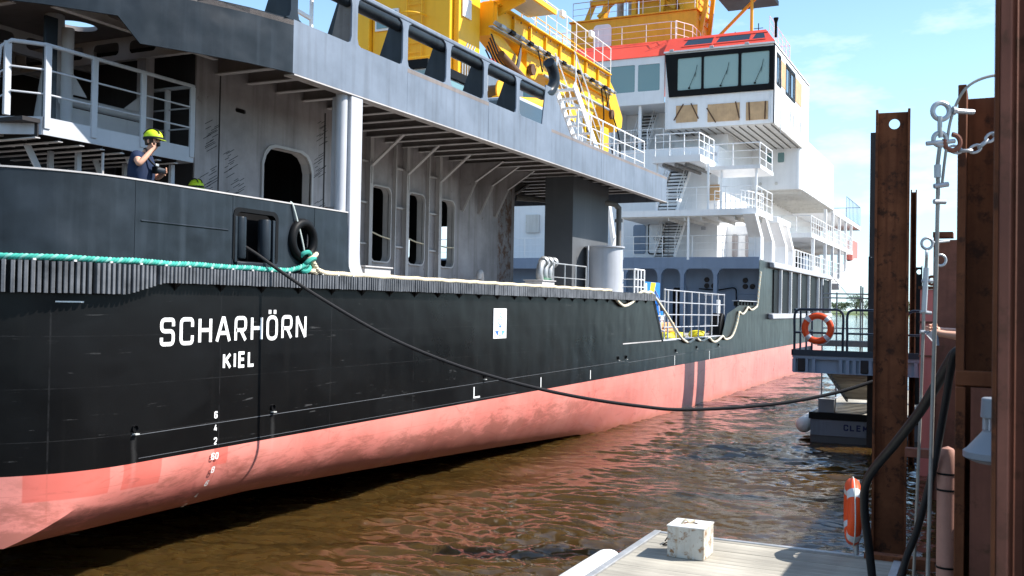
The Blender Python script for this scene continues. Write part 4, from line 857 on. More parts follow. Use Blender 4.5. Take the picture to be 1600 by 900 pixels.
for q in SW: 
    a, b = min(p[0] for p in q), max(p[0] for p in q); MB().holed(rrect(a - 0.1, b + 0.1, 14.93, 16.55, 0.05), [q], 'x', SX + 0.001, SX + 0.03).build('window_frame', M['black'], bx, smooth=0)
# black window band of the wing
WN = [(-14.68, -13.42), (-13.30, -11.52), (-11.38, -9.98)]
bp_ = MB().holed([(-15.36, 16.78), (-15.12, 14.55), (SX - 0.03, 14.55), (SX - 0.03, 16.75)], [rrect(a, b, 14.86, 16.52, 0.07) for a, b in WN], 'y', 49.90, 49.998).build('window_band', M['black'], SHIP, smooth=0)
for a, b in WN:
    MB().prism(rrect(a, b, 14.86, 16.52, 0.07), 'y', 49.95, 49.97).build('window_pane', M['glass'], bp_, smooth=0)
    box('wiper_foot', ((a + b) / 2 - 0.05, (a + b) / 2 + 0.05, 49.88, 49.90, 14.9, 14.98), 'black', bp_)
# what one sees through the glass is a bright fitted wheelhouse: frames stand behind the panes
for (a, b, z0, z1, slats) in ((-14.74, -13.62, 13.2, 14.08, (((-14.35, 14.15), (-14.85, 13.32)), ((-13.95, 14.15), (-13.55, 13.33)))), (-13.08, -11.44, 13.13, 14.03, (((-13.12, 13.85), (-12.65, 13.08)), ((-11.65, 14.08), (-11.44, 13.22)))), (-11.12, -10.03, 13.09, 14.0, (((-10.97, 14.0), (-10.93, 13.08)), ((-10.15, 14.0), (-10.17, 13.1))))):
    pw = box('plywood_cover', (a, b, 49.955, 49.998, z0, z1), 'wood', SHIP)
    for p, q in slats: MB().bar((p[0], 49.94, p[1]), (q[0], 49.94, q[1]), 0.03, 0.06, (1, 0, 0)).build('timber_batten', M['slat'], pw, smooth=0)
for k in range(14):
    x = -15.1 + 0.4 * k; box('soffit_stiffener', (x - 0.015, x + 0.015, 50.2, 57.9 if x > -12.5 else 51.95, 12.80, 12.859), 'pipe', bx)
# red roof of the wing, with three skylights
def frustum(name, b, t, mat, parent):
    vs = [(b[0], b[2], b[4]), (b[1], b[2], b[4]), (b[1], b[3], b[4]), (b[0], b[3], b[4]), (t[0], t[2], t[4]), (t[1], t[2], t[4]), (t[1], t[3], t[4]), (t[0], t[3], t[4])]
    return MB().add(vs, [(0, 3, 2, 1), (4, 5, 6, 7), (0, 1, 5, 4), (1, 2, 6, 5), (2, 3, 7, 6), (3, 0, 4, 7)]).build(name, M[mat], parent, smooth=0)
rf = frustum('wing_roof', (-15.42, SX + 0.02, 49.88, 60.5, 16.95), (-15.42, -10.35, 50.85, 59.6, 17.85), 'redroof', SHIP)
box('roof_edge', (-15.42, SX + 0.02, 49.86, 60.5, 16.865, 16.945), 'white', rf)
def on_slope(x, f, o=0.012): return (x, 49.88 + f * 0.97 - o * 0.68, 16.95 + f * 0.90 + o * 0.73)
for a, b in ((-14.45, -12.98), (-12.75, -11.05), (-10.90, -10.25)):
    MB().add([on_slope(a, .30), on_slope(b, .30), on_slope(b - (0.15 if b > -10.5 else 0), .74), on_slope(a + 0.12, .74)], [(0, 1, 2, 3)]).build('skylight', M['glassdk'], rf, smooth=0, recalc=False)
    for f0, f1 in ((.22, .29), (.75, .82)): MB().add([on_slope(a - .08, f0, .03), on_slope(b + .05, f0, .03), on_slope(b + .05, f1, .03), on_slope(a - .08, f1, .03), on_slope(a - .08, f0, .001), on_slope(b + .05, f0, .001), on_slope(b + .05, f1, .001), on_slope(a - .08, f1, .001)], [(0, 1, 2, 3), (0, 4, 5, 1), (1, 5, 6, 2), (2, 6, 7, 3), (3, 7, 4, 0)]).build('skylight_frame', M['redroof'], rf, smooth=0)
# middle of the bridge: two wide windows, white below
mbw = MB().holed([(-28.0, 14.3), (-15.43, 14.3), (-15.43, 16.8), (-28, 16.8)], [rrect(-18.72, -17.05, 15.0, 16.45, 0.06), rrect(-16.88, -15.68, 15.0, 16.42, 0.06), rrect(-21.2, -19.3, 15.0, 16.45, 0.06), rrect(-23.6, -21.5, 15.0, 16.45, 0.06)], 'y', 50.05, 50.12).build('bridge_front', W_, SHIP, smooth=0)
for a, b in ((-18.72, -17.05), (-16.88, -15.68), (-21.2, -19.3), (-23.6, -21.5)): MB().prism(rrect(a, b, 15.0, 16.45, 0.06), 'y', 50.08, 50.10).build('window_pane', M['glass2'], mbw, smooth=0)
box('bridge_floor', (-28, -15.43, 50.13, 60, 14.3, 14.36), 'white', mbw); 
frustum('bridge_roof', (-28, -15.43, 49.98, 60, 16.81), (-28, -15.43, 51.5, 60, 18.0), 'redroof', SHIP)
mb = MB(); mb.lathe([(0, 0), (0.07, 0), (0.07, 0.75), (0.13, 0.95), (0.13, 1.0), (0, 1.0)], (-10.0, 51.6, 17.6), 12); mb.build('black_vent_pipe', M['black'], SHIP)
railing([(-22.6, 51.7, 18.0), (-15.6, 51.7, 18.0), (-15.2, 51.4, 17.86)], 1.05, SHIP, 'white', (1, .66, .33), 0.022, 1.5); railing([(-15.2, 51.2, 17.86), (-14.6, 52.4, 17.86), (-14.6, 54, 17.86)], 1.05, SHIP, 'white', (1, .66, .33), 0.02, 0.8)
railing([(-14.0, 58.0, 17.86), (-10.5, 58.4, 17.86), (-10.4, 52.0, 17.86)], 1.0, SHIP, 'white', (1, .66, .33), 0.02, 1.4)
for x, y, h in ((-12.9, 55, 1.2), (-12.3, 55.5, 0.9), (-11.5, 54.5, 1.4), (-11.2, 56, 0.8)):
    mb = MB(); mb.tube([(x, y, 17.85), (x, y, 17.85 + h)], 0.025, 6); mb.bar((x - 0.25, y, 17.85 + h * .8), (x + 0.25, y, 17.85 + h * .8), 0.03, 0.03); mb.build('aerial', M['black'] if h > 1 else M['ochre'], SHIP)
# yellow mast house on the roof with its lattice legs
ms = box('mast_house', (-22.4, -14.85, 54, 57, 17.9, 20.25), 'ochre', SHIP, 0.02)
MB().holed(rrect(-20.95, -19.85, 18.1, 19.98, 0.25), [], 'y', 53.93, 53.99).build('mast_door', M['white'], ms, smooth=0)
box('mast_roof_edge', (-22.5, -14.75, 53.9, 57.1, 20.26, 20.34), 'ochre', ms)
for a, b, w in (((-21.6, 54.4, 20.3), (-19.2, 55.4, 27), .38), ((-15.6, 54.4, 20.3), (-17.6, 55.4, 27), .38), ((-21.6, 56.6, 20.3), (-19.2, 55.8, 27), .38), ((-15.6, 56.6, 20.3), (-17.6, 55.8, 27), .38), ((-20.9, 54.5, 20.6), (-17.6, 54.9, 23.5), .22), ((-16.2, 54.5, 20.6), (-19.9, 54.9, 23.5), .22), ((-14.9, 54.6, 18.3), (-14.1, 55.2, 24), .22), ((-14.9, 56.6, 18.3), (-14.1, 55.8, 24), .22)):
    MB().bar(a, b, w, w * 0.8).build('lattice_leg', M['ochre'], ms, smooth=0)
for a, b in (((-21.3, 54.3, 21.4), (-15.9, 54.3, 21.4)), ((-20.7, 54.5, 22.8), (-16.5, 54.5, 22.8)), ((-18.6, 54.3, 20.3), (-18.6, 54.6, 24)), ((-17.0, 54.3, 20.3), (-16.6, 54.6, 23))): MB().bar(a, b, 0.26, 0.3).build('lattice_brace', M['ochre'], ms, smooth=0)
MB().box(-18.4, -16.2, 54.6, 56.2, 20.35, 22.6).build('winch_frame', M['ochre'], ms, bevel=0.03); MB().box(-15.9, -14.9, 54.3, 56.8, 20.35, 23.5).build('side_tower', M['ochre'], ms, bevel=0.03)
for x, r_, mt in ((-19.9, .22, 'galv'), (-19.1, .3, 'galv'), (-18.2, .2, 'white'), (-17.2, .26, 'ochre'), (-16.6, .16, 'ochre')):
    mb = MB(); mb.tube([(x, 55.6, 20.3), (x, 55.6, 26)], r_, 14); mb.build('exhaust_stack', M[mt], ms)
for k in range(12): MB().bar((-14.9 + .03 * k, 54.55, 18.5 + .42 * k), (-14.9 + .03 * k, 56.6, 18.5 + .42 * k), 0.05, 0.05).build('mast_rung', M['ochre'], ms, smooth=0)
railing([(-22.3, 54.05, 20.34), (-19, 54.05, 20.34)], 1.1, SHIP, 'galv', (1, .66, .33), 0.022, 1.1); railing([(-19, 54.05, 20.34), (-14.95, 54.05, 20.34), (-14.95, 57, 20.34)], 1.1, SHIP, 'white', (1, .66, .33), 0.022, 1.0)
box('radar_platform', (-13.9, -11.0, 54.2, 57.5, 21.0, 21.25), 'black', ms); MB().bar((-14.3, 55.5, 18.7), (-11.9, 55.5, 20.95), 0.14, 0.14).build('platform_stay', M['ochre'], ms, smooth=0); mb = MB(); mb.tube([(-11.9, 54.6, 17.86), (-11.9, 54.6, 23)], 0.09, 10); mb.build('mast_pole', M['ochre'], ms)
mb = MB(); mb.tube([(-9.68, 51.5, 15.4), (-9.68, 51.45, 12.6)], 0.02, 6); mb.build('drain_hose', M['galv'], SHIP)

# accommodation block forward of the wing, decks and pillars
lb = MB().prism([(-12.6, 58.0), (SX - 0.35, 58.0), (SX - 0.15, 58.06), (SX - 0.04, 58.2), (SX, 58.45), (SX, 71), (-12.6, 71)], 'z', 10.5, 12.85).build('accommodation_block', W_, SHIP, smooth=40)
box('upper_bulwark', (SX - 0.04, SX - 0.005, 60.42, 71, 12.86, 13.55), 'white', lb)
for a, b in ((-11.68, -11.36), (-11.03, -10.66)): 
    MB().prism(rrect(a, b, 12.05, 12.62, 0.07), 'y', 57.96, 57.99).build('square_window', M['glass2'], lb, smooth=0); MB().holed(rrect(a - .06, b + .06, 11.99, 12.68, 0.1), [rrect(a, b, 12.05, 12.62, 0.07)], 'y', 57.93, 57.995).build('window_frame', M['white'], lb, smooth=0)
for x in (-12.0, -11.1): mb = MB(); mb.lathe([(0, -0.06), (0.09, -0.06), (0.09, 0)], (x, 57.99, 10.85), 14, 'y'); mb.build('deck_light', M['soffit'], lb)
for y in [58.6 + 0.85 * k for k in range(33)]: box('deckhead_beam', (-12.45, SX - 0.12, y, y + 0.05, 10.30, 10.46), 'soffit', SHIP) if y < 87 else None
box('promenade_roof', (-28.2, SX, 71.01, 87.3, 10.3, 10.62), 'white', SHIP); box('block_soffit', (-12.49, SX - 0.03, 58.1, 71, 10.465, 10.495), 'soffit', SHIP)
railing([(SX - 0.05, 78.5, 10.62), (SX - 0.05, 87.2, 10.62), (-12, 87.2, 10.62)], 1.6, SHIP, 'bgrey', (1, .05), 0.03, 0.9, pr=0.02)
box('promenade_deck', (-12.49, SX, 62.0, 82.0, 8.0, 8.28), 'white', SHIP); box('promenade_side_wall', (-12.6, -12.5, 74.01, 84, 5.87, 10.29), 'white', SHIP)
railing([(-12.4, 62.06, 8.28), (SX - 0.05, 62.06, 8.28), (SX - 0.05, 82, 8.28)], 1.05, SHIP, 'white', (1, .66, .33), 0.025, 0.95, pr=0.03)
for y in (68.2, 71.6, 75, 78.4, 81.8): box('promenade_pillar', (SX - 0.2, SX - 0.02, y - 0.12, y + 0.12, 8.29, 10.29), 'white', SHIP)
for y in (63.2, 68.2, 71.6, 75, 78.4): box('deck_pillar', (SX - 0.2, SX - 0.02, y - 0.10, y + 0.10, 5.87, 7.99), 'white', SHIP)
box('pink_locker', (SX - 0.5, SX - 0.01, 82.1, 85.5, 7.6, 9.2), 'pinkred', SHIP, 0.05)
mb = MB(); mb.bar((SX - 0.6, 74.5, 5.3), (SX + 0.2, 83, 7.5), 1.2, 0.5); mb.build('bow_support', M['white'], SHIP, bevel=0.05); MB().box(SX - 0.5, SX + 0.4, 82.2, 84.5, 7.1, 7.58).build('bow_roller', M['black'], SHIP, bevel=0.1)
railing([(SX - 0.08, 56.8, 5.9), (SX - 0.08, 76, 5.9)], 1.05, SHIP, 'white', (1, .66, .33), 0.025, 1.0, pr=0.03)
for x, y, z, s_, mt in ((-10.6, 62.5, 5.87, 1.0, 'black'), (-10.5, 64.8, 5.87, 1.1, 'plat'), (-10.8, 66.8, 5.87, 1.4, 'black')): MB().box(x - .4, x, y, y + s_, z, z + s_ * 1.05).build('deck_machine', M[mt], SHIP, bevel=0.08)
# forward hull bulwark: heavy upright fenders between two rubbing strakes
fb = box('rubbing_strake', (SX - 0.02, SX + 0.24, 49.3, 69.5, 5.62, 5.92), 'lgrey', SHIP, 0.05); box('rubbing_strake', (SX - 0.02, SX + 0.24, 49.2, 69.5, 3.10, 3.38), 'lgrey', SHIP, 0.05)
for y in (51.6, 54.4, 57.2, 60.4, 63.9, 65.6, 69.2): MB().box(SX + 0.002, SX + 0.20, y - 0.05, y + 0.05, 3.39, 5.61).build('strake_upright', M['white'], fb, bevel=0.02)

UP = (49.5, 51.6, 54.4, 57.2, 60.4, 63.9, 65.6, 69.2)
for a, b in zip(UP, UP[1:]): MB().box(SX + 0.003, SX + 0.05, a + (b - a) * 0.36, b - 0.06, 3.42, 5.58).build('bay_shade_panel', M['black'], fb, bevel=0.01)  # black panels stand in for the uprights' shadow on each bay
# aft galleries, stairs and buttresses of the superstructure
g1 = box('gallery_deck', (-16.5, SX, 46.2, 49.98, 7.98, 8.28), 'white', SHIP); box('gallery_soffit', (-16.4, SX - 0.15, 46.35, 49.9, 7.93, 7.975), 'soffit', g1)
for k in range(6): box('gallery_beam', (-14.0 + .8 * k, -13.95 + .8 * k, 46.35, 49.9, 7.78, 7.925), 'soffit', g1)
g2 = box('upper_gallery_deck', (-14.75, -12.35, 46.0, 49.98, 10.55, 10.88), 'white', SHIP); box('upper_gallery_deck', (-12.34, SX, 46.9, 49.98, 10.22, 10.40), 'white', SHIP)
for a in (-14.2, -13.6, -13.1): mb = MB(); mb.tube([(a, 46.2, 10.45), (a + .3, 49.5, 10.45)], 0.09, 10); mb.build('duct', M['pipe'], g2)
railing([(-14.6, 46.06, 10.88), (-12.45, 46.06, 10.88), (-12.36, 48.5, 10.88)], 1.05, SHIP, 'white', (1, .66, .33), 0.028, 0.72, pr=0.028)
railing([(-12.3, 46.95, 10.4), (SX - 0.05, 46.95, 10.4), (SX - 0.05, 49.9, 10.4)], 1.05, SHIP, 'white', (1, .66, .33), 0.028, 1.2, pr=0.028)
railing([(-14.0, 46.25, 8.28), (SX - 0.05, 46.25, 8.28), (SX - 0.05, 50, 8.28)], 1.05, SHIP, 'white', (1, .66, .33), 0.022, 1.4, pr=0.022)
railing([(-28, 47.2, 6.05), (SX - 0.3, 47.2, 6.05)], 1.05, SHIP, 'white', (1, .66, .33), 0.022, 1.5, pr=0.024)
railing([(-12.0, 47.4, 8.28), (-11.2, 49.4, 8.28)], 1.0, SHIP, 'white', (1, .66, .33), 0.025, 0.4, pr=0.025); railing([(-10.7, 47.3, 8.28), (-10.1, 49.5, 8.28)], 1.0, SHIP, 'white', (1, .66, .33), 0.025, 0.4, pr=0.025)
railing([(-18.2, 50.3, 11.91), (-15.5, 50.3, 11.91)], 1.1, SHIP, 'white', (1, .55), 0.022, 0.8, pr=0.022)
def stair(name, x0, x1, y0, y1, z0, z1, n, mat='white', tread='dgrey'):
    mb = MB(); mb.bar((x0, y0, z0), (x0, y1, z1), 0.04, 0.24); st = mb.build(name, M[mat], SHIP, smooth=0)
    MB().bar((x1, y0, z0), (x1, y1, z1), 0.04, 0.24).build('stringer', M[mat], st, smooth=0)
    for k in range(n):
        f = (k + 0.5) / n; y, z = y0 + (y1 - y0) * f, z0 + (z1 - z0) * f; MB().box(x0 + .02, x1 - .02, y - 0.11, y + 0.11, z - 0.025, z + 0.015).build('tread', M[tread], st, smooth=0)
    for x in (x0, x1):
        mb = MB(); mb.tube([(x, y0, z0 + 0.95), (x, y1, z1 + 0.95)], 0.022, 6); mb.tube([(x, y0, z0 + 0.5), (x, y1, z1 + 0.5)], 0.015, 6); mb.build('handrail', M[mat], st)
        for f in (0.05, 0.5, 0.95): y, z = y0 + (y1 - y0) * f, z0 + (z1 - z0) * f; mb = MB(); mb.tube([(x, y, z), (x, y, z + 0.95)], 0.018, 6); mb.build('baluster', M[mat], st)
    return st
stair('inclined_stair', -14.95, -13.95, 47.3, 49.5, 6.05, 8.26, 14); stair('inclined_stair', -14.75, -13.75, 46.9, 49.3, 8.28, 10.6, 12); stair('inclined_stair', -17.3, -16.5, 50.6, 52.4, 11.95, 14.2, 11)
for x, y, z0, z1 in ((-13.0, 46.4, 5.9, 7.97), (-12.1, 46.5, 8.29, 10.5), (-11.6, 47.1, 8.29, 10.2), (-9.95, 47.1, 8.29, 10.2), (-14.6, 46.4, 8.29, 10.54), (-16.3, 46.4, 5.9, 7.97)): mb = MB(); mb.tube([(x, y, z0), (x, y, z1)], 0.06, 10); mb.build('gallery_pillar', M['white'], SHIP)
for pts in ([(45.9, 8.0), (46.5, 8.0), (47.9, 7.0), (47.9, 5.92), (47.25, 5.92), (47.25, 7.0)], [(48.2, 8.0), (48.8, 8.0), (50.6, 6.95), (50.6, 5.92), (50.0, 5.92), (50.0, 6.95)], [(51.6, 8.0), (52.2, 8.0), (54.2, 6.95), (54.2, 5.92), (53.6, 5.92), (53.6, 6.95)], [(53.9, 8.0), (54.5, 8.0), (56.4, 6.8), (56.4, 5.92), (55.8, 5.92), (55.8, 6.8)]):
    MB().prism(pts, 'x', SX - 0.6, SX - 0.01).build('raked_buttress', W_, SHIP, bevel=0.03)
box('buttress_cap', (SX - 0.65, SX, 51.2, 54.9, 8.0, 8.32), 'white', SHIP, 0.03)
box('inner_bulkhead', (-12.49, SX - 1.6, 52.0, 52.05, 5.87, 7.97), 'white', SHIP); 
# doors, hatches and boxes on the aft wall
def wdoor(x0, x1, z0, z1, y, mat): 
    d = MB().prism(rrect(x0, x1, z0, z1, 0.12), 'y', y - 0.03, y - 0.005).build('weathertight_door', M[mat], dh, smooth=0); return d
wdoor(-16.98, -16.28, 6.4, 7.92, 50.0, 'plat'); wdoor(-16.1, -15.35, 6.42, 7.95, 49.97, 'white'); MB().holed(rrect(-16.15, -15.28, 6.36, 8.0, 0.14), [rrect(-16.1, -15.35, 6.42, 7.95, 0.12)], 'y', 49.93, 49.985).build('door_gasket', M['black'], dh, smooth=0)
mb = MB(); mb.lathe([(0.07, -0.02), (0.12, -0.02), (0.12, 0.02), (0.07, 0.02), (0.07, -0.02)], (-15.72, 49.9, 7.2), 16, 'y'); mb.build('door_wheel', M['galv'], dh)
wdoor(-21.6, -20.2, 6.35, 8.2, 50, 'plat'); box('wall_locker', (-23.2, -22.4, 49.85, 49.99, 7.6, 8.6), 'soffit', dh); box('orange_sign', (-12.9, -12.4, 49.93, 49.99, 9.1, 9.9), 'wood', dh); box('wall_locker', (-18.6, -17.8, 49.8, 49.99, 9.2, 9.9), 'soffit', dh)
for a, b in ((-12.2, -11.9), (-11.5, -11.2)): MB().prism(rrect(a, b, 6.3, 7.5, 0.1), 'y', 51.95, 51.99).build('inner_door', M['mgrey'], dh, smooth=0)
railing([(-24, 31.0, 7.95), (-10.2, 31.0, 7.95), (-10.2, 25.2, 7.95)], 1.05, SHIP, 'white', (1, .66, .33), 0.022, 0.9, pr=0.022)
stair('white_ladder', -11.3, -10.7, 26.1, 28.4, 9.9, 8.0, 9, tread='white')
MB().box(-12.6, -11.2, 23.4, 25.2, 7.95, 9.1).build('deck_locker', M['lgrey'], SHIP, bevel=0.04); MB().box(-12.5, -11.18, 23.35, 25.25, 8.45, 9.0).build('locker_window', M['glassdk'], SHIP)

cab = MB().box(-13.2, -11.6, 19.4, 22.0, 7.95, 9.05).build('deck_cabin', M['white'], SHIP, bevel=0.03); box('cabin_window', (-13.1, -11.55, 19.35, 22.05, 8.3, 8.9), 'glass2', cab); box('cabin_visor', (-13.3, -11.5, 19.3, 22.1, 8.95, 9.15), 'black', cab)
for x, y in ((-11.9, 25.6), (-11.5, 26.4), (-12.3, 27.4)): mb = MB(); mb.lathe([(0, 0), (0.16, 0), (0.16, 0.7), (0.24, 0.8), (0.24, 0.95), (0, 1.0)], (x, y, 7.94), 14); mb.build('mushroom_vent', M['white'], SHIP)

# ------------------------------------------------------------------ yellow crane
CR = thing('deck_crane', 'yellow knuckle boom crane with railed boom resting above the boat deck', 'crane', (-16.1, 27.2, 7.94))
hs = MB().box(-17.6, -14.8, 26.1, 27.9, 7.95, 16.5).build('crane_house', M['yellow'], CR, bevel=0.04)
MB().box(-17.45, -16.6, 26.03, 26.09, 12.1, 12.75).build('window_frame', M['white'], hs); MB().box(-17.38, -16.67, 26.0, 26.028, 12.17, 12.68).build('window_pane', M['glass2'], hs)
MB().box(-18.9, -17.65, 25.9, 27.7, 7.95, 11.0).build('operator_cab', M['white'], CR, bevel=0.05); MB().box(-18.85, -17.7, 25.86, 25.895, 9.6, 10.8).build('cab_window', M['glass2'], CR)
MB().box(-18.2, -17.62, 25.95, 27.5, 11.01, 13.2).build('machinery_box', M['yellow'], CR, bevel=0.03)
for z in range(14): 
    MB().bar((-16.25, 26.0, 11.0 + .3 * z), (-15.75, 26.0, 11.0 + .3 * z), 0.025, 0.025).build('ladder_rung', M['yellow'], hs, smooth=0)
for x in (-16.27, -15.73): MB().bar((x, 26.0, 10.8), (x, 26.0, 15.5), 0.04, 0.04).build('ladder_rail', M['yellow'], hs, smooth=0)
for z in (12.4, 13.1, 13.8): mb = MB(); mb.tube([(-16.0 + 0.42 * math.cos(R(a)), 26.05 - 0.62 * abs(math.sin(R(a))), z) for a in range(0, 181, 15)], 0.022, 6); mb.build('cage_hoop', M['yellow'], hs)
MB().box(-17.1, -16.75, 26.04, 26.09, 11.1, 11.4).build('vent_louvre', M['slat'], hs); railing([(-17.6, 25.2, 9.9), (-14.4, 25.2, 9.9)], 1.0, CR, 'yellow', (1, .5), 0.022, 1.0, pr=0.022); MB().box(-17.6, -14.4, 25.15, 26.08, 9.82, 9.9).build('service_platform', M['yellow'], CR)
MB().box(-14.79, -14.6, 26.3, 27.7, 8.0, 15.5).build('house_side', M['yellow'], CR, bevel=0.03)
# boom, seen from its lit side
B0 = [(27.95, 12.3), (38.5, 12.2), (39.0, 11.6), (39.5, 10.95), (40.2, 11.25), (40.3, 11.7), (39.2, 12.7), (38.4, 13.1), (27.95, 13.25)]
boom = MB().prism(B0, 'x', -15.25, -14.25).build('boom', M['yellow'], CR, smooth=0, bevel=0.02)
MB().prism([(30.7, 12.29), (30.7, 11.45), (31.4, 11.45), (31.7, 11.75), (38.2, 11.75), (38.6, 12.0), (38.6, 12.19)], 'x', -15.1, -14.35).build('boom_belly', M['yellow'], CR, smooth=0, bevel=0.02)
MB().bar((-14.6, 27.95, 12.35), (-14.6, 30.75, 11.45), 0.5, 0.42).build('boom_root_strut', M['yellow'], CR, smooth=0)
for y in [28.0 + 1.3 * k for k in range(9)]: MB().box(-14.25, -14.15, y - 0.03, y + 0.03, 12.36, 13.1).build('boom_stiffener', M['yellow'], boom, smooth=0)
MB().box(-14.25, -14.08, 28.0, 38.4, 13.12, 13.16).build('boom_top_flange', M['yellow'], boom, smooth=0); MB().box(-14.35, -14.2, 31.7, 38.2, 11.70, 11.745).build('boom_bottom_flange', M['yellow'], boom, smooth=0); MB().box(-14.25, -14.10, 27.6, 38.6, 12.32, 12.36).build('cable_tray', M['galv'], boom, smooth=0)
for k in range(15): y = 28.0 + .72 * k; MB().box(-14.13, -13.97, y, y + 0.32, 12.37, 12.50).build('cable_clamp', M['black'] if k % 2 else M['galv'], boom, bevel=0.02)
mb = MB(); [mb.tube([(-14.08 + .03 * j, 27.6, 12.42 + .03 * j), (-14.08 + .03 * j, 33, 12.38 + .03 * j), (-14.08 + .03 * j, 38.8, 12.42 + .03 * j)], 0.022, 6) for j in range(3)]; mb.build('hydraulic_lines', M['galv'], boom, kind='stuff')
railing([(-14.1, 27.0, 13.3), (-14.1, 38.3, 13.15)], 1.05, CR, 'white', (1, .55, .1), 0.022, 0.95, pr=0.02); railing([(-15.2, 27.0, 13.3), (-15.2, 38.3, 13.15)], 1.05, CR, 'yellow', (1, .55), 0.02, 1.2, pr=0.02)
for y in (29.8, 32.7, 35.6): MB().box(-14.05, -13.9, y, y + .35, 14.0, 14.25).build('flood_light', M['white'], CR, bevel=0.03)
# folded outer jib, its pins and cylinders
MB().prism([(32.6, 11.69), (34.2, 11.69), (33.7, 11.2), (33.6, 10.7), (33.2, 10.7), (33.1, 11.2)], 'x', -14.5, -14.3).build('cradle_bracket', M['yellow'], CR, smooth=0)
MB().prism([(35.4, 11.69), (37.2, 11.69), (36.7, 11.1), (36.6, 10.3), (36.0, 10.3), (35.9, 11.1)], 'x', -14.36, -14.26).build('knuckle_plate', M['yellow'], CR, smooth=0, bevel=0.01)
MB().prism([(34.2, 11.2), (35.2, 11.2), (35.0, 10.6), (34.4, 10.6)], 'x', -14.36, -14.26).build('knuckle_plate', M['yellow'], CR, smooth=0, bevel=0.01)
mb = MB(); mb.tube([(-13.95, 27.6, 9.9), (-13.95, 31.4, 10.55)], 0.23, 16); mb.build('lift_cylinder', M['yellow'], CR); mb = MB(); mb.tube([(-13.95, 31.35, 10.54), (-13.95, 32.6, 10.75)], 0.11, 12); mb.build('cylinder_rod', M['galv'], CR)
for y, z in ((30.9, 11.7), (36.3, 10.6), (38.9, 11.6)): mb = MB(); mb.lathe([(0, 0), (0.2, 0), (0.2, 0.12), (0, 0.12)], (-14.3, y, z), 16, 'x'); mb.build('pivot_pin', M['slat'], CR)
MB().box(-15.0, -14.3, 38.0, 38.8, 9.4, 11.0).build('crane_hook_block', M['yellow'], CR, bevel=0.06); MB().box(-14.9, -14.35, 38.05, 38.4, 8.96, 9.39).build('rubber_rest', M['black'], CR)
mb = MB(); mb.tube(arc3([(-14.2, 38.9, 11.6), (-14.0, 39.2, 10.6), (-14.0, 39.3, 9.6), (-14.0, 38.8, 9.2), (-14.0, 38.5, 9.6), (-14.1, 38.6, 10.2)], 6), 0.03, 6); mb.build('hydraulic_hose', M['black'], CR)
mb = MB(); mb.tube(arc3([(-14.0, 37.0, 12.3), (-13.95, 37.2, 11.3), (-13.95, 37.1, 10.0)], 6), 0.03, 6); mb.build('hydraulic_hose', M['black'], CR)
MB().box(-14.2, -13.23, 27.0, 30.4, 13.36, 13.42).build('walkway_grating', M['lgrey'], CR); MB().box(-13.22, -13.14, 27.0, 30.4, 13.34, 13.5).build('walkway_edge', M['yellow'], CR); MB().prism([(-14.8, 12.7), (-14.6, 12.7), (-13.3, 13.2), (-13.3, 13.35), (-14.8, 13.35)], 'y', 28.2, 28.3).build('walkway_bracket', M['yellow'], CR, smooth=0)
for k in range(5):   # hose loops between house and boom
    y0 = 27.9 + 0.05 * k; mb = MB(); mb.tube(arc3([(-14.5 + .05 * k, 27.9, 11.7 + .12 * k), (-14.3 + .04 * k, 28.3, 11.1 + .1 * k), (-14.15, 28.9 + .1 * k, 10.95 + .12 * k), (-14.1, 29.5, 11.4 + .1 * k), (-14.2, 29.9, 12.0 + .08 * k)], 6), 0.026, 6); mb.build('hydraulic_hose', M['hose'], CR)
for k in range(4): mb = MB(); mb.tube([(-14.56, 26.5 + .16 * k, 8.0), (-14.56, 26.5 + .16 * k, 11.2), (-14.5, 26.7 + .16 * k, 11.6)], 0.03, 8); mb.build('rigid_pipe', M['galv'], CR)
MB().box(-14.55, -14.3, 27.2, 27.75, 10.3, 10.9).build('valve_block', M['galv'], CR, bevel=0.03); MB().box(-14.58, -14.54, 26.45, 27.0, 12.4, 13.0).build('warning_plate', M['white'], CR)
mb = MB(); mb.tube([(-14.05, 28.1, 11.55), (-14.05, 30.3, 11.0)], 0.13, 14); mb.build('slew_motor', M['slat'], CR)
mb = MB(); mb.lathe([(0, -.5), (0.28, -.5), (0.28, .5), (0, .5)], (-14.7, 29.3, 10.6), 18, 'x'); mb.build('winch_drum', M['pipe'], CR)
for y in (28.6, 29.6): mb = MB(); mb.lathe([(0, 0), (0.36, 0), (0.36, .05), (0, .05)], (-14.3, y, 10.5), 20, 'x'); mb.build('winch_flange', M['ochre'], CR)
mb = MB(); mb.tube([(-14.05, 31.5, 11.62), (-14.05, 38.0, 11.62)], 0.05, 8); mb.build('lubrication_pipe', M['galv'], CR)
for k in range(16): mb = MB(); mb.lathe([(0, 0), (0.035, 0), (0.035, .03), (0, .03)], (-14.15, 28.5 + k * .62, 13.0), 6, 'x'); mb.build('bolt', M['slat'], boom)
for y in (31.0, 34.6, 37.6): mb = MB(); mb.tube(arc3([(-14.1, y, 12.5), (-14.02, y + .1, 12.0), (-14.05, y + .35, 11.7), (-14.12, y + .6, 12.1), (-14.12, y + .7, 12.45)], 5), 0.022, 6); mb.build('hydraulic_hose', M['black'], CR)
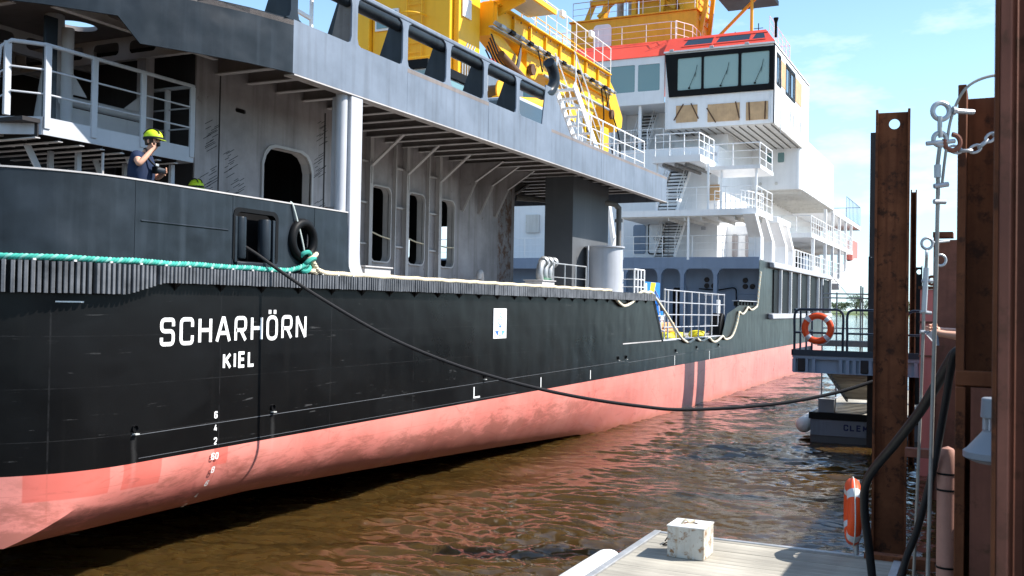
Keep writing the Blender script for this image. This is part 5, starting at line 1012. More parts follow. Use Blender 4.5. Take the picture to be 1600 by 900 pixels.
# fittings on the bridge: wiper arms, lamps, conduits
for a, b in WN: mb = MB(); mb.tube([((a + b) / 2, 49.87, 14.95), ((a + b) / 2 + .35, 49.86, 15.75)], 0.012, 6); mb.tube([((a + b) / 2 + .3, 49.86, 15.5), ((a + b) / 2 + .42, 49.86, 16.1)], 0.012, 6); mb.build('wiper_arm', M['black'], bp_)
for x in (-15.1, -13.0, -11.2): MB().box(x, x + .22, 49.80, 49.86, 16.90, 17.02).build('roof_lamp', M['lgrey'], SHIP, bevel=0.02)
for x, z0, z1 in ((-15.25, 12.95, 14.4), (-9.95, 12.95, 14.4)): mb = MB(); mb.tube([(x, 49.97, z0), (x, 49.97, z1)], 0.022, 6); mb.build('conduit', M['white'], SHIP)
for x, y, z in ((-16.0, 49.9, 9.4), (-13.2, 49.9, 7.6), (-19.5, 49.9, 8.4), (-15.0, 49.9, 11.3), (-12.7, 49.9, 11.4)): MB().box(x - .12, x + .12, y, y + .09, z, z + .16).build('wall_lamp', M['lgrey'], SHIP, bevel=0.02)
mb = MB(); mb.tube(arc3([(-17.5, 49.93, 8.6), (-16.2, 49.93, 8.55), (-15.1, 49.93, 8.6), (-15.05, 49.93, 7.4), (-15.05, 49.93, 6.1)], 4), 0.028, 6); mb.build('conduit', M['lgrey'], SHIP)
for x in (-22.0, -19.0, -17.3): MB().prism(rrect(x, x + .5, 9.3, 9.9, .08), 'y', 49.96, 49.995).build('porthole', M['glass2'], dh, smooth=0)
# boom rest on the boat deck
bs = thing('boom_rest', 'white lattice boom rest standing behind the boat deck edge', 'boom rest', (-14.7, 38.3, 6.0))
for a, b in (((-15.4, 37.9, 2.43), (-14.9, 38.2, 8.9)), ((-14.0, 37.9, 2.43), (-14.45, 38.2, 8.9)), ((-15.4, 40.5, 2.43), (-14.9, 38.8, 8.9)), ((-14.0, 40.5, 2.43), (-14.45, 38.8, 8.9)), ((-14.0, 37.9, 5.0), (-14.1, 39.6, 6.6)), ((-15.3, 38, 6), (-14.2, 38.1, 7.5))):
    MB().bar(a, b, 0.16, 0.16).build('rest_leg', M['white'], bs, smooth=0)
MB().box(-15.1, -14.2, 38.0, 39.0, 8.9, 8.95).build('rest_cradle', M['white'], bs)
M['ropegrn2'] = paint('pale_green_rope', (0.18, 0.45, 0.38), 0.85, 0.2, 0.0, scale=8)

# ------------------------------------------------------------------ ropes
def rope(name, label, pts, r, mats, pitch, group=None, n=7, strands=3):
    """laid rope: each strand winds round the path"""
    P = [V(*p) for p in pts]; L_ = [0]
    for a, b in zip(P, P[1:]): L_.append(L_[-1] + (b - a).length)
    t = thing(name, label, 'rope', tuple(P[0]), group); step = pitch / 7; N_ = int(L_[-1] / step); i = 0; path = []
    for k in range(N_ + 1):
        s = min(k * step, L_[-1] - 1e-6)
        while i < len(L_) - 2 and L_[i + 1] < s: i += 1
        f = (s - L_[i]) / max(1e-6, L_[i + 1] - L_[i]); path.append((P[i].lerp(P[i + 1], f), (P[i + 1] - P[i]).normalized(), s))
    for j in range(strands):
        q = []
        for p, d, s in path:
            a = d.cross(V(0, 0, 1)); a = a.normalized() if a.length > 0.05 else V(1, 0, 0); b = a.cross(d); ph = 2 * math.pi * (s / pitch + j / strands); q.append(p + (a * math.cos(ph) + b * math.sin(ph)) * r * 0.52)
        mb = MB(); mb.tube(q, r * 0.55, n); mb.build('strand', M[mats[j % len(mats)]], t, smooth=80)
    return t
gp_ = []; rg = random.Random(9)
for k in range(60):
    s = -5.2 + k * 0.144; x, y, nx, ny = along(s); gp_.append((x + nx * 0.055, y + ny * 0.055, 4.062 + 0.005 * math.sin(k * 0.9) + rg.uniform(-.003, .003)))
gp_ = [p for p in gp_ if p[1] < 12.35 or p[0] < -9.9] + [(SX + 0.07, 12.42, 4.11), (SX + 0.09, 12.58, 4.17), (SX + 0.07, 12.66, 4.25)]
rope('mooring_rope', 'thick green and white rope lying along the top of the stern fender', gp_, 0.039, ['ropegrn', 'ropegrn', 'ropegrn2'], 0.16)
bp2 = [(SX + 0.06, 12.66, 4.30), (SX + 0.09, 12.75, 4.22), (SX + 0.10, 12.85, 4.10), (SX + 0.08, 13.05, 4.06)]
for k in range(46): y = 13.3 + k * 0.295; bp2.append((SX + 0.06 + 0.012 * math.sin(k * 1.7), y, 4.052 + 0.008 * math.sin(k * 2.3)))
HANG = [(26.58, 4.01), (26.97, 3.82), (27.41, 3.67), (27.81, 3.62), (28.45, 3.74), (28.92, 3.94), (29.35, 4.07), (29.86, 4.05), (30.35, 4.06), (31.15, 3.73), (31.87, 3.43), (32.63, 3.07), (33.33, 2.73), (33.98, 2.49), (34.69, 2.36), (35.24, 2.42), (35.72, 2.5), (36.21, 2.4), (36.67, 2.37), (37.13, 2.42), (37.6, 2.48), (38.0, 2.35), (38.5, 2.28), (39.11, 2.35), (39.74, 2.48), (40.06, 2.37), (40.46, 2.34), (41.17, 2.4), (41.73, 2.6), (42.3, 3.03), (42.64, 3.44), (43.01, 3.39), (43.45, 3.38), (44.0, 3.53), (44.38, 3.67), (44.85, 3.57), (45.32, 3.56), (45.86, 3.65), (46.35, 3.8), (46.65, 4.58), (47.03, 5.37)]
rope('mooring_rope', 'beige rope running forward along the deck edge from the round chock', bp2, 0.042, ['ropebge'], 0.16)
rope('hanging_rope', 'pale rope hanging in loops over the working deck cut out', [(SX + 0.06, y, z) for y, z in [(p.x, p.y) for p in arc3([(a, b, 0) for a, b in HANG], 3)]], 0.045, ['ropebge', 'ropewht', 'ropebge'], 0.2)
mb = MB(); mb.tube(arc3([(SX - 0.02, 12.30, 5.13), (SX + 0.02, 12.33, 5.05), (SX + 0.05, 12.5, 4.6), (SX + 0.06, 12.6, 4.28)], 4), 0.014, 6); tag(mb.build('messenger_line', M['ropewht']), 'thin pale line from the bulwark top down to the round chock', 'rope')
kn = thing('rope_knot', 'green and beige rope knot in the mouth of the round chock', 'knot', (SX + 0.08, 12.6, 4.2))
for k, (y, z, r_, mt) in enumerate(((12.58, 4.31, 0.10, 'ropegrn'), (12.66, 4.22, 0.11, 'ropegrn'), (12.72, 4.30, 0.09, 'ropebge'), (12.60, 4.10, 0.08, 'ropegrn'), (12.75, 4.12, 0.085, 'ropebge'), (12.84, 4.09, 0.07, 'ropebge'))):
    mb = MB(); mb.tube([(SX + 0.07 + 0.03 * math.sin(k) + r_ * 0.5 * math.sin(R(a)) , y + r_ * math.cos(R(a)), z + r_ * 0.55 * math.sin(R(a + 40 * k))) for a in range(0, 360, 24)], 0.036, 7, closed=True); mb.build('rope_turn', M[mt], kn)
ML = [(-9.95, 11.5, 4.40), (-9.76, 11.59, 4.27), (-9.44, 11.76, 4.02), (-8.93, 12.02, 3.65), (-8.08, 12.45, 3.12), (-7.23, 12.88, 2.73), (-6.38, 13.32, 2.45), (-5.53, 13.75, 2.25), (-4.67, 14.19, 2.12), (-4.03, 14.51, 2.08), (-2.96, 15.06, 2.17), (-2.11, 15.49, 2.35), (-1.4, 15.84, 2.60)]
mb = MB(); mb.tube(arc3(ML, 8), 0.026, 10); tag(mb.build('mooring_line', M['ropeblk']), 'black mooring line sagging from the ship fairlead to the rusty pile', 'rope')

# stores on the working deck
bn = thing('banner', 'blue panel with yellow flash standing at the working deck rail', 'banner', (-10.4, 32.6, 2.43))
MB().box(-10.45, -10.40, 31.9, 33.6, 2.44, 4.45).build('panel', M['bblue'], bn, bevel=0.01); MB().prism([(32.55, 4.44), (33.1, 4.44), (32.6, 3.6), (32.75, 3.6), (32.2, 2.8), (32.35, 3.5), (32.2, 3.5)], 'x', -10.398, -10.392).build('flash', M['byellow'], bn, smooth=0)
MB().prism([(31.95, 4.4), (32.1, 4.4), (32.3, 2.5), (32.1, 2.5)], 'x', -10.398, -10.393).build('white_edge', M['letter'], bn, smooth=0)
dr = thing('drum', 'blue drum with white label behind the working deck railing', 'drum', (-11.2, 35.6, 2.43)); mb = MB(); mb.lathe([(0, 0), (0.3, 0), (0.3, 0.3), (0.315, 0.32), (0.3, 0.34), (0.3, 0.85), (0, 0.87)], (-11.2, 35.6, 2.6), 20); mb.build('drum_body', M['bblue'], dr); MB().box(-11.2, -10.89, 35.35, 35.8, 2.85, 3.25).build('label', M['letter'], dr); MB().box(-11.6, -10.8, 35.2, 36, 2.43, 2.6).build('pallet', M['wood'], dr)
for k, (y, z, l) in enumerate(((33.4, 2.85, 'upper orange stretcher frame behind the railing'), (33.9, 2.62, 'lower orange stretcher frame behind the railing'))):
    tag(MB().box(-11.0, -10.5, y, y + 2.4, z, z + 0.2).build('orange_stretcher', paint('pale_orange_%s' % 'ab'[k], (0.62, 0.30, 0.13), 0.6, 0.3, 0.2), bevel=0.04), l, 'stretcher', 'stretchers on the working deck')
for k, (y, l) in enumerate(((34.0, 'yellow bag nearest the banner on the working deck'), (35.3, 'middle yellow bag on the working deck'), (38.2, 'yellow bag furthest forward on the working deck'))):
    mb = MB(); mb.lathe([(0, 0), (0.3, 0.02), (0.36, 0.12), (0.28, 0.26), (0, 0.3)], (-10.3, y, 2.43), 12); o = mb.build('yellow_bag', M['byellow']); tag(o, l, 'bag', 'yellow bags on the working deck')

# ------------------------------------------------------------------ quay side
ER, EF = V(0.9012, 0.4334, 0), V(-0.4334, 0.9012, 0)
qs = MB().box(0.05, 30, -12, 60, 1.9, 2.2).build('quay', paint('quay_concrete', (0.30, 0.29, 0.27), 0.85, 0.2, 0.3), smooth=0); tag(qs, 'concrete quay behind the steel piles', kind='structure')
for k in range(60): MB().add([(0.05 + .0, -10 + k * .9, -3), (0.22, -9.75 + k * .9, -3), (0.22, -9.4 + k * .9, -3), (0.05, -9.12 + k * .9, -3), (0.05, -10 + k * .9, 1.9), (0.22, -9.75 + k * .9, 1.9), (0.22, -9.4 + k * .9, 1.9), (0.05, -9.12 + k * .9, 1.9)], [(0, 1, 5, 4), (1, 2, 6, 5), (2, 3, 7, 6)]).build('sheet_pile', M['rust'], qs, smooth=0)
for y0, y1, lb_ in ((4.5, 8.95, 'unseen parapet section nearest the camera added to shade the pontoon'), (9.75, 34, 'long unseen parapet section further along added to shade the pontoon')):
    tag(MB().box(0.50, 0.62, y0, y1, 2.2, 3.62).build('shade_parapet', M['rustred'], smooth=0), lb_, 'parapet', 'unseen shading parapet sections on the quay')  # unseen parapet, added and gapped to shape sunlight on pontoon and pipe
def hpile(name, label, cx, cy, w, d, z0, z1, mat, hole=None, tf=0.035, web=0.08, group=None, ext=0.03, face=None):
    dd_ = V(cx, cy, 0).normalized(); u, v = face or (V(dd_.y, -dd_.x, 0), dd_); t = thing(name, label, 'pile', (cx, cy, 0), group); c = V(cx, cy, 0)
    def put(m0, nm): 
        m1 = MB(); m1.add([c + u * a + v * b + V(0, 0, z) for a, b, z in m0.v], m0.f); return m1.build(nm, M[mat], t, smooth=0, bevel=0.004)
    put(MB().box(-w / 2, -w / 2 + tf, -d / 2, d / 2, z0, z1 + ext), 'flange'); put(MB().box(w / 2 - tf, w / 2, -d / 2, d / 2, z0, z1 + ext), 'flange')
    hl = [circ(0.02, z1 - hole, 0.075, 20)] if hole else []
    put(MB().holed([(-w / 2 + tf, z0), (w / 2 - tf, z0), (w / 2 - tf, z1), (-w / 2 + tf, z1)], hl, 'y', web - 0.012, web + 0.012), 'web'); return t
hpile('steel_pile', 'tall rusty H beam pile with a round hole near its top', -1.29, 15.48, 0.47, 0.40, -8, 6.5, 'rust', 0.17, web=-0.08)
hpile('steel_pile', 'narrow dark pile just right of the tall holed pile', -1.66, 25.8, 0.14, 0.4, -8, 6.5, 'rust', tf=0.03)
hpile('steel_pile', 'short dark pile with a bolt hole behind the tall holed pile', -1.93, 32.4, 0.22, 0.4, -8, 4.95, 'rustblk', 0.14, tf=0.03)
hpile('steel_pile', 'wide rusty pile with shackles at its top near the camera', 0.06, 7.25, 0.50, 0.42, -8, 5.05, 'rust', tf=0.05, web=0.14)
hpile('steel_pile', 'dark red pile standing between the holed pile and the shackled pile', -0.66, 20.75, 0.62, 0.40, -8, 4.98, 'rustred', tf=0.03, web=-0.12)
tag(MB().box(-0.97, -0.62, 20.4, 20.9, 5.02, 5.12).build('cap_plate', M['rust'], bevel=0.005), 'small steel cap plate lying on the dark red pile', 'plate')
hpile('steel_pile', 'added rearmost pile hidden behind the holed pile to shade the hull', -3.45, 38.2, 0.9, 0.9, -8, 10.0, 'rustblk', face=(V(0, 1, 0), V(-1, 0, 0))); hpile('steel_pile', 'second added pile beside the rearmost one to shade the hull', -3.3, 39.9, 0.7, 0.9, -8, 10.3, 'rustblk', face=(V(0, 1, 0), V(-1, 0, 0)))  # unseen piles added to cast the shadow strip on the hull
pd = thing('sheet_pile_post', 'blurred reddish brown post filling the right edge nearest the camera', 'pile', (0.2, 3.6, 0))
prf = [(0.02, 3.50), (0.055, 3.48), (0.07, 3.56), (0.10, 3.56), (0.115, 3.46), (0.30, 3.50), (0.34, 3.8), (0.02, 3.8)]
MB().prism([(a + 0.005, b) for a, b in prf], 'z', -8, 5.6).build('post_section', M['rustred'], pd, bevel=0.006)
MB().prism([(0.011, 3.505), (0.024, 3.497), (0.024, 3.8), (0.011, 3.8)], 'z', -8, 5.6).build('post_edge', M['rust'], pd, bevel=0.003)
tag(MB().box(-0.19, 0.30, 7.02, 7.10, 3.13, 3.225).build('waling_beam', M['rust'], bevel=0.006), 'rusty cross ledge welded to the shackled pile', 'beam')
pn = thing('shuttering_panel', 'red brown steel panel under the ledge beside the shackled pile', 'panel', (0.05, 7.0, 1.0)); MB().box(-0.10, 0.30, 7.03, 7.08, 0.3, 3.12).build('plate', M['rustred'], pn); MB().box(-0.19, -0.13, 7.0, 7.1, 0.3, 3.12).build('edge_bar', M['rust'], pn, bevel=0.006)
rp_ = thing('red_frame', 'red steel frame far behind the hanging wires', 'frame', (-1.2, 23.9, 0)); MB().box(-1.38, -1.02, 23.85, 24.2, -2, 4.1).build('column', M['pinkred'], rp_, bevel=0.01); MB().box(-1.42, -0.98, 23.8, 24.25, 4.11, 4.17).build('cap', M['rust'], rp_)
for z in (2.6, 3.35): MB().box(-1.40, -1.0, 23.82, 23.848, z, z + 0.04).build('rib', M['rustred'], rp_)
mb = MB(); mb.lathe([(0.06, -0.03), (0.12, -0.03), (0.12, 0.03), (0.06, 0.03), (0.06, -0.03)], (-1.15, 24.0, 4.30), 18, 'y'); mb.build('lifting_eye', M['rust'], rp_)
tag(MB().box(-1.25, -0.30, 11.9, 12.05, 0.74, 0.86).build('tie_beam', M['rust'], bevel=0.006), 'low rusty tie beam between the piles above the water', 'beam')
tag(MB().box(-0.95, -0.35, 13.6, 13.75, 1.75, 1.86).build('tie_beam', M['rustred'], bevel=0.006), 'higher short tie beam beside the dark red pile', 'beam')
pp = thing('fender_pipe', 'pinkish weathered pipe with painted shadow bands beside the black hose', 'pipe', (-0.28, 8.77, 0)); mb = MB(); mb.lathe([(0, 2.52), (0.045, 2.50), (0.075, 2.44), (0.078, 2.3), (0.078, -4)], (-0.29, 8.77, 0), 20); mb.build('pipe_body', M['pipepink'], pp)
for z in (2.30, 2.17, 1.55, 1.28): mb = MB(); mb.lathe([(0.079, -0.008), (0.084, -0.008), (0.084, 0.008), (0.079, 0.008)], (-0.29, 8.77, z), 20); mb.build('band', M['black'], pp)  # black rings stand in for shadow bands falling across the pipe
mb = MB(); mb.tube([(-0.20, 8.6, 2.55), (-0.20, 8.6, 1.2)], 0.012, 8); tag(mb.build('marker_pole', M['fend']), 'thin white pole standing beside the pinkish pipe', 'pole')
# hoses and hanging wires
H1 = [(-0.18, 8.25, 3.33), (-0.24, 8.33, 3.27), (-0.3, 8.52, 3.16), (-0.51, 9.09, 2.77), (-0.75, 9.65, 2.41), (-1.04, 10.19, 1.98), (-1.10, 10.48, 1.62), (-1.07, 10.6, 1.25), (-1.04, 10.74, 0.85)]
mb = MB(); mb.tube(arc3(H1, 6), 0.042, 14); tag(mb.build('hose', M['hose']), 'thick black hose sloping across the holed pile to the float', 'hose')
H2 = [(-0.18, 8.15, 3.32), (-0.24, 8.22, 3.26), (-0.31, 8.52, 2.83), (-0.4, 8.71, 2.3), (-0.52, 8.88, 1.79), (-0.62, 8.95, 1.47), (-0.7, 9.0, 0.9), (-0.75, 9.0, -0.5)]
mb = MB(); mb.tube(arc3(H2, 6), 0.03, 14); tag(mb.build('hose', M['hose']), 'second black hose hanging steeply beside the pinkish pipe', 'hose')
def torus(c, Rr, r, ax1, ax2, n=24, m=8, a0=0, a1=360):
    c, ax1, ax2 = V(*c), V(*ax1).normalized(), V(*ax2).normalized(); closed = a1 - a0 >= 360; k = n if closed else n + 1
    mb = MB(); mb.tube([c + (ax1 * math.cos(R(a0 + (a1 - a0) * i / n)) + ax2 * math.sin(R(a0 + (a1 - a0) * i / n))) * Rr for i in range(k)], r, m, closed=closed); return mb
er, zz = tuple(ER), (0, 0, 1)
eb = thing('eye_bolt', 'steel eye bolt ring screwed into the top of the shackled pile', 'eye bolt', (-0.28, 6.72, 4.85)); torus((-0.28, 6.72, 4.855), 0.052, 0.016, er, zz).build('ring', M['galv'], eb); mb = MB(); mb.tube([(-0.225, 6.745, 4.86), (-0.1, 6.9, 4.87)], 0.017, 8); mb.tube([(-0.215, 6.75, 4.86), (-0.20, 6.757, 4.86)], 0.028, 8); mb.build('shank', M['galv'], eb)
sh = thing('shackle', 'galvanised shackle hanging from the eye bolt ring', 'shackle', (-0.28, 6.72, 4.75))
mb = MB(); mb.tube([(-0.285, 6.70, 4.82), (-0.285, 6.705, 4.74), (-0.28, 6.72, 4.69)], 0.014, 8); mb.build('link', M['galv'], sh); torus((-0.285, 6.72, 4.68), 0.04, 0.015, er, zz).build('bow', M['galv'], sh); mb = MB(); mb.tube([(-0.36, 6.68, 4.65), (-0.20, 6.76, 4.67)], 0.014, 8); mb.build('pin', M['galv'], sh)
torus((-0.215, 6.75, 4.66), 0.05, 0.016, er, zz, a0=-200, a1=90).build('red_link', M['rustred'], sh)
ch = thing('chain', 'short heavy chain slung from the shackle across the wide pile', 'chain', (-0.2, 6.76, 4.62))
CP = [(-0.225, 6.75, 4.625), (-0.17, 6.78, 4.61), (-0.11, 6.80, 4.61), (-0.06, 6.82, 4.635), (-0.02, 6.84, 4.675), (0.02, 6.86, 4.715), (0.06, 6.88, 4.76), (0.10, 6.9, 4.81)]
for i, (p, q) in enumerate(zip(CP, CP[1:])):
    p, q = V(*p), V(*q); d = (q - p).normalized(); s_ = EF if i % 2 else d.cross(EF).normalized(); c = (p + q) / 2; hl = (q - p).length * 0.62
    mb = MB(); mb.tube([c + d * hl * math.cos(R(a)) + s_ * 0.022 * math.sin(R(a)) for a in range(0, 360, 30)], 0.009, 6, closed=True); mb.build('link', M['galv'], ch)
def wire(name, label, pts, r, extra=()):
    t = thing(name, label, 'wire', pts[0]); mb = MB(); mb.tube(arc3(pts, 6), r, 8); mb.build('cable', M['wire'], t)
    for nm, p, q, rr, mt in extra: mb = MB(); mb.tube([p, q], rr, 8); mb.build(nm, M[mt], t)
    return t
wire('hanging_wire', 'near steel wire hanging from the shackle down past the person', [(-0.285, 6.72, 4.63), (-0.297, 6.72, 4.5), (-0.293, 6.73, 4.35), (-0.30, 6.74, 3.75), (-0.31, 6.74, 3.15), (-0.33, 6.75, 1.95), (-0.34, 6.76, 1.2)], 0.0125, [('ferrule', (-0.297, 6.72, 4.52), (-0.296, 6.72, 4.44), 0.02, 'galv'), ('wire_clamp', (-0.315, 6.71, 4.385), (-0.235, 6.75, 4.40), 0.016, 'galv'), ('wire_clamp', (-0.315, 6.71, 4.29), (-0.25, 6.75, 4.29), 0.016, 'galv')])
wire('wire_loop', 'thin bent cable arching over the top of the shackled pile', [(-0.27, 6.73, 4.40), (-0.25, 6.73, 4.6), (-0.22, 6.75, 4.82), (-0.14, 6.78, 5.0), (0.0, 6.85, 5.08), (0.14, 6.92, 5.07), (0.25, 6.97, 5.0)], 0.009)
wire('hanging_wire', 'far steel wire with turnbuckle hanging left of the near wire', [(-0.51, 9.73, 4.12), (-0.52, 9.73, 3.93), (-0.53, 9.73, 3.7), (-0.54, 9.74, 3.18), (-0.57, 9.74, 2.02), (-0.60, 9.75, 1.0)], 0.014, [('turnbuckle', (-0.515, 9.73, 4.0), (-0.53, 9.73, 3.6), 0.024, 'galv'), ('wire_clamp', (-0.55, 9.72, 3.88), (-0.46, 9.76, 3.88), 0.016, 'galv'), ('wire_clamp', (-0.56, 9.72, 3.6), (-0.47, 9.76, 3.59), 0.016, 'galv'), ('wire_clamp', (-0.56, 9.72, 3.42), (-0.48, 9.76, 3.42), 0.018, 'galv')])
eb2 = thing('eye_bolt', 'small eye bolt ring above the far hanging wire', 'eye bolt', (-0.5, 9.73, 4.2)); torus((-0.51, 9.73, 4.22), 0.05, 0.013, er, zz).build('ring', M['galv'], eb2); mb = MB(); mb.tube([(-0.46, 9.755, 4.23), (-0.33, 9.85, 4.25)], 0.012, 8); mb.build('shank', M['galv'], eb2); torus((-0.40, 9.78, 4.07), 0.05, 0.012, er, zz).build('lower_ring', M['galv'], eb2); torus((-0.512, 9.73, 4.12), 0.034, 0.012, (0, 1, 0), zz).build('shackle_bow', M['galv'], eb2)
# flood lamp between the piles
lp = thing('flood_lamp', 'grey bell shaped flood lamp between the two nearest piles', 'lamp', (0.06, 5.59, 2.9))
mb = MB(); mb.lathe([(0.165, -0.035), (0.175, -0.03), (0.175, 0.0), (0.16, 0.01), (0.085, 0.10), (0.085, 0.11), (0, 0.11)], (0.06, 5.59, 2.90), 32); mb.build('reflector', M['lampgrey'], lp); mb = MB(); mb.lathe([(0.165, -0.036), (0.12, -0.055), (0, -0.06)], (0.06, 5.59, 2.90), 32); mb.build('lens', M['lgrey'], lp)
mb = MB(); mb.lathe([(0, 0.17), (0.095, 0.17), (0.09, 0.27), (0, 0.275)], (0.06, 5.59, 2.90), 28); mb.build('ballast_housing', M['lampgrey'], lp, bevel=0.006)
for k in range(14): a = 2 * math.pi * k / 14; mb = MB(); mb.bar((0.06 + 0.03 * math.cos(a), 5.59 + 0.03 * math.sin(a), 2.90 + 0.14), (0.06 + 0.085 * math.cos(a), 5.59 + 0.085 * math.sin(a), 2.90 + 0.14), 0.008, 0.058); mb.build('cooling_fin', M['lgrey'], lp, smooth=0)
mb = MB(); mb.tube([(0.06, 5.59, 3.17), (0.06, 5.7, 3.22), (0.2, 6.9, 3.22)], 0.015, 8); mb.build('arm', M['lampgrey'], lp)

# ------------------------------------------------------------------ floats
def deckmat():
    m, t, p, N, K = nodes('weathered_planks'); p.inputs['Roughness'].default_value = 0.85
    oi = N('ShaderNodeObjectInfo'); tcn = N('ShaderNodeTexCoord'); q = N('ShaderNodeMapping'); q.inputs[3].default_value = (1.2, 26, 26); K(tcn.outputs['Object'], q.inputs[0])
    n1 = N('ShaderNodeTexNoise'); n1.inputs['Scale'].default_value = 1.6; n1.inputs['Detail'].default_value = 7; K(q.outputs[0], n1.inputs['Vector'])
    n2 = N('ShaderNodeTexNoise'); n2.inputs['Scale'].default_value = 1.3; n2.inputs['Detail'].default_value = 5; K(tcn.outputs['Object'], n2.inputs['Vector'])
    r = N('ShaderNodeValToRGB'); r.color_ramp.elements[0].color = (0.27, 0.25, 0.21, 1); r.color_ramp.elements[1].color = (0.46, 0.425, 0.355, 1); r.color_ramp.elements[0].position = 0.3; r.color_ramp.elements[1].position = 0.7; K(n1.outputs[0], r.inputs[0])
    a = N('ShaderNodeMapRange'); a.inputs[3].default_value = 0.80; a.inputs[4].default_value = 1.12; K(oi.outputs['Random'], a.inputs[0])
    b = N('ShaderNodeMapRange'); b.inputs[1].default_value = 0.3; b.inputs[2].default_value = 0.7; b.inputs[3].default_value = 0.75; b.inputs[4].default_value = 1.15; K(n2.outputs[0], b.inputs[0])
    c = N('ShaderNodeMath'); c.operation = 'MULTIPLY'; K(a.outputs[0], c.inputs[0]); K(b.outputs[0], c.inputs[1])
    mx = N('ShaderNodeMixRGB'); mx.blend_type = 'MULTIPLY'; mx.inputs[0].default_value = 1; K(r.outputs[0], mx.inputs[1]); K(c.outputs[0], mx.inputs[2]); K(mx.outputs[0], p.inputs['Base Color'])
    bm_ = N('ShaderNodeBump'); bm_.inputs['Strength'].default_value = 0.3; bm_.inputs['Distance'].default_value = 0.004; K(n1.outputs[0], bm_.inputs['Height']); K(bm_.outputs[0], p.inputs['Normal']); return m
M['plank'] = deckmat()
def pontoon(name, label, x0, x1, y0, y1, zt, py0):
    t = thing(name, label, 'pontoon', ((x0 + x1) / 2, (y0 + y1) / 2, 0)); MB().box(x0 + .03, x1 - .03, y0 + .03, y1 - .03, -0.5, zt - 0.06).build('float_body', M['dgrey'] if False else M['casing'], t, bevel=0.03)
    y = py0; first = None
    while y < y1 - 0.1:
        w = 0.142
        if first is None: first = MB().box(x0 + .09, x1 - .09, y, y + w - 0.003, zt - 0.055, zt).build('plank', M['plank'], t, bevel=0.0015); base = y
        else: o = first.copy(); COL.objects.link(o); o.location.y += y - base; o.location.z += random.uniform(-.002, .002); o.rotation_euler.z = random.uniform(-.0006, .0006)
        y += w
    for a in ((x0, x0 + .085, y0, y1, zt - .16, zt + .02), (x1 - .085, x1, y0, y1, zt - .16, zt + .02), (x0 + .086, x1 - .086, y1 - .07, y1, zt - .16, zt + .012), (x0 + .086, x1 - .086, y0, y0 + .07, zt - .16, zt + .012)): MB().box(*a).build('edge_frame', M['galv'], t, bevel=0.006)
    return t
pontoon('pontoon', 'wooden decked pontoon in the foreground carrying the rusty bollard box', -3.74, -0.85, 3.0, 12.02, 0.8, 7.6)
def side_fender(label, x, y0, y1, z, r):
    mb = MB(); pr = [(0, y0), (r * .5, y0 + .02), (r * .85, y0 + .1), (r, y0 + .22), (r, y1 - .22), (r * .85, y1 - .1), (r * .5, y1 - .02), (0, y1)]; mb.lathe([(a, b) for a, b in pr], (x, 0, z), 24, 'y'); tag(mb.build('boat_fender', M['fend'], smooth=60), label, 'fender', 'white fenders on the pontoons')
side_fender('white cylinder fender along the left edge of the near pontoon', -3.90, 9.35, 10.95, 0.66, 0.17)
side_fender('white cylinder fender at the corner of the far pontoon', -4.60, 28.15, 30.0, 0.42, 0.22)
def bollard(label, x, y, s, h, z, mat):
    t = thing('bollard_box', label, 'bollard', (x, y, z), 'box bollards on the pontoons'); MB().box(x, x + s, y, y + s, z + .002, z + h).build('box_body', M[mat], t, bevel=0.008)
    MB().holed([(x - .006, y - .006), (x + s + .006, y - .006), (x + s + .006, y + s + .006), (x - .006, y + s + .006)], [circ(x + s * .5, y + s * .5, s * .19, 18)], 'z', z + h + .001, z + h + .012).build('top_plate', M['fend'], t)
    mb = MB(); mb.lathe([(s * .19, .012), (s * .17, -.1), (0, -.1)], (x + s * .5, y + s * .5, z + h), 18); mb.build('socket', M['rust'], t)
    mb = MB(); mb.tube(arc3([(x + s * .3, y + s * .3, z + h + .012), (x + s * .4, y + s * .36, z + h + .06), (x + s * .5, y + s * .4, z + h + .03), (x + s * .62, y + s * .5, z + h + .05)], 5), 0.012, 6); mb.build('rope_scrap', M['ropebge'], t); return t
bollard('rusty white box bollard on the foreground pontoon', -3.235, 10.86, 0.42, 0.345, 0.8, 'bollard'); bollard('small grey box bollard on the far pontoon', -4.2, 28.25, 0.42, 0.36, 0.8, 'lampgrey')
mb = MB(); mb.tube(arc3([(-3.45, 11.5, 0.82), (-3.38, 11.42, 0.9), (-3.36, 11.4, 0.82), (-3.42, 11.3, 0.82), (-3.3, 11.35, 0.88), (-3.25, 11.3, 0.82)], 5), 0.008, 6); tag(mb.build('wire_scrap', M['black']), 'bent scrap of black wire beside the rusty bollard box', 'wire')
pt2 = pontoon('pontoon', 'far pontoon lettered in blue under the landing stage', -4.41, -1.0, 28.05, 38, 0.8, 28.15)
MB().box(-4.36, -1.05, 28.02, 28.075, 0.2, 0.62).build('front_plate', M['fascia'], pt2); MB().box(-4.41, -1.0, 28.0, 28.045, 0.64, 0.82).build('front_rubber', M['black'], pt2)
x = -3.50
for c in 'CLEMENS': letter(c, (x, 28.02, 0.36), (1, 0, 0), (0, 0, 1), 0.125, 0.17, 0.036, 'dkblue', pt2); x += 0.165

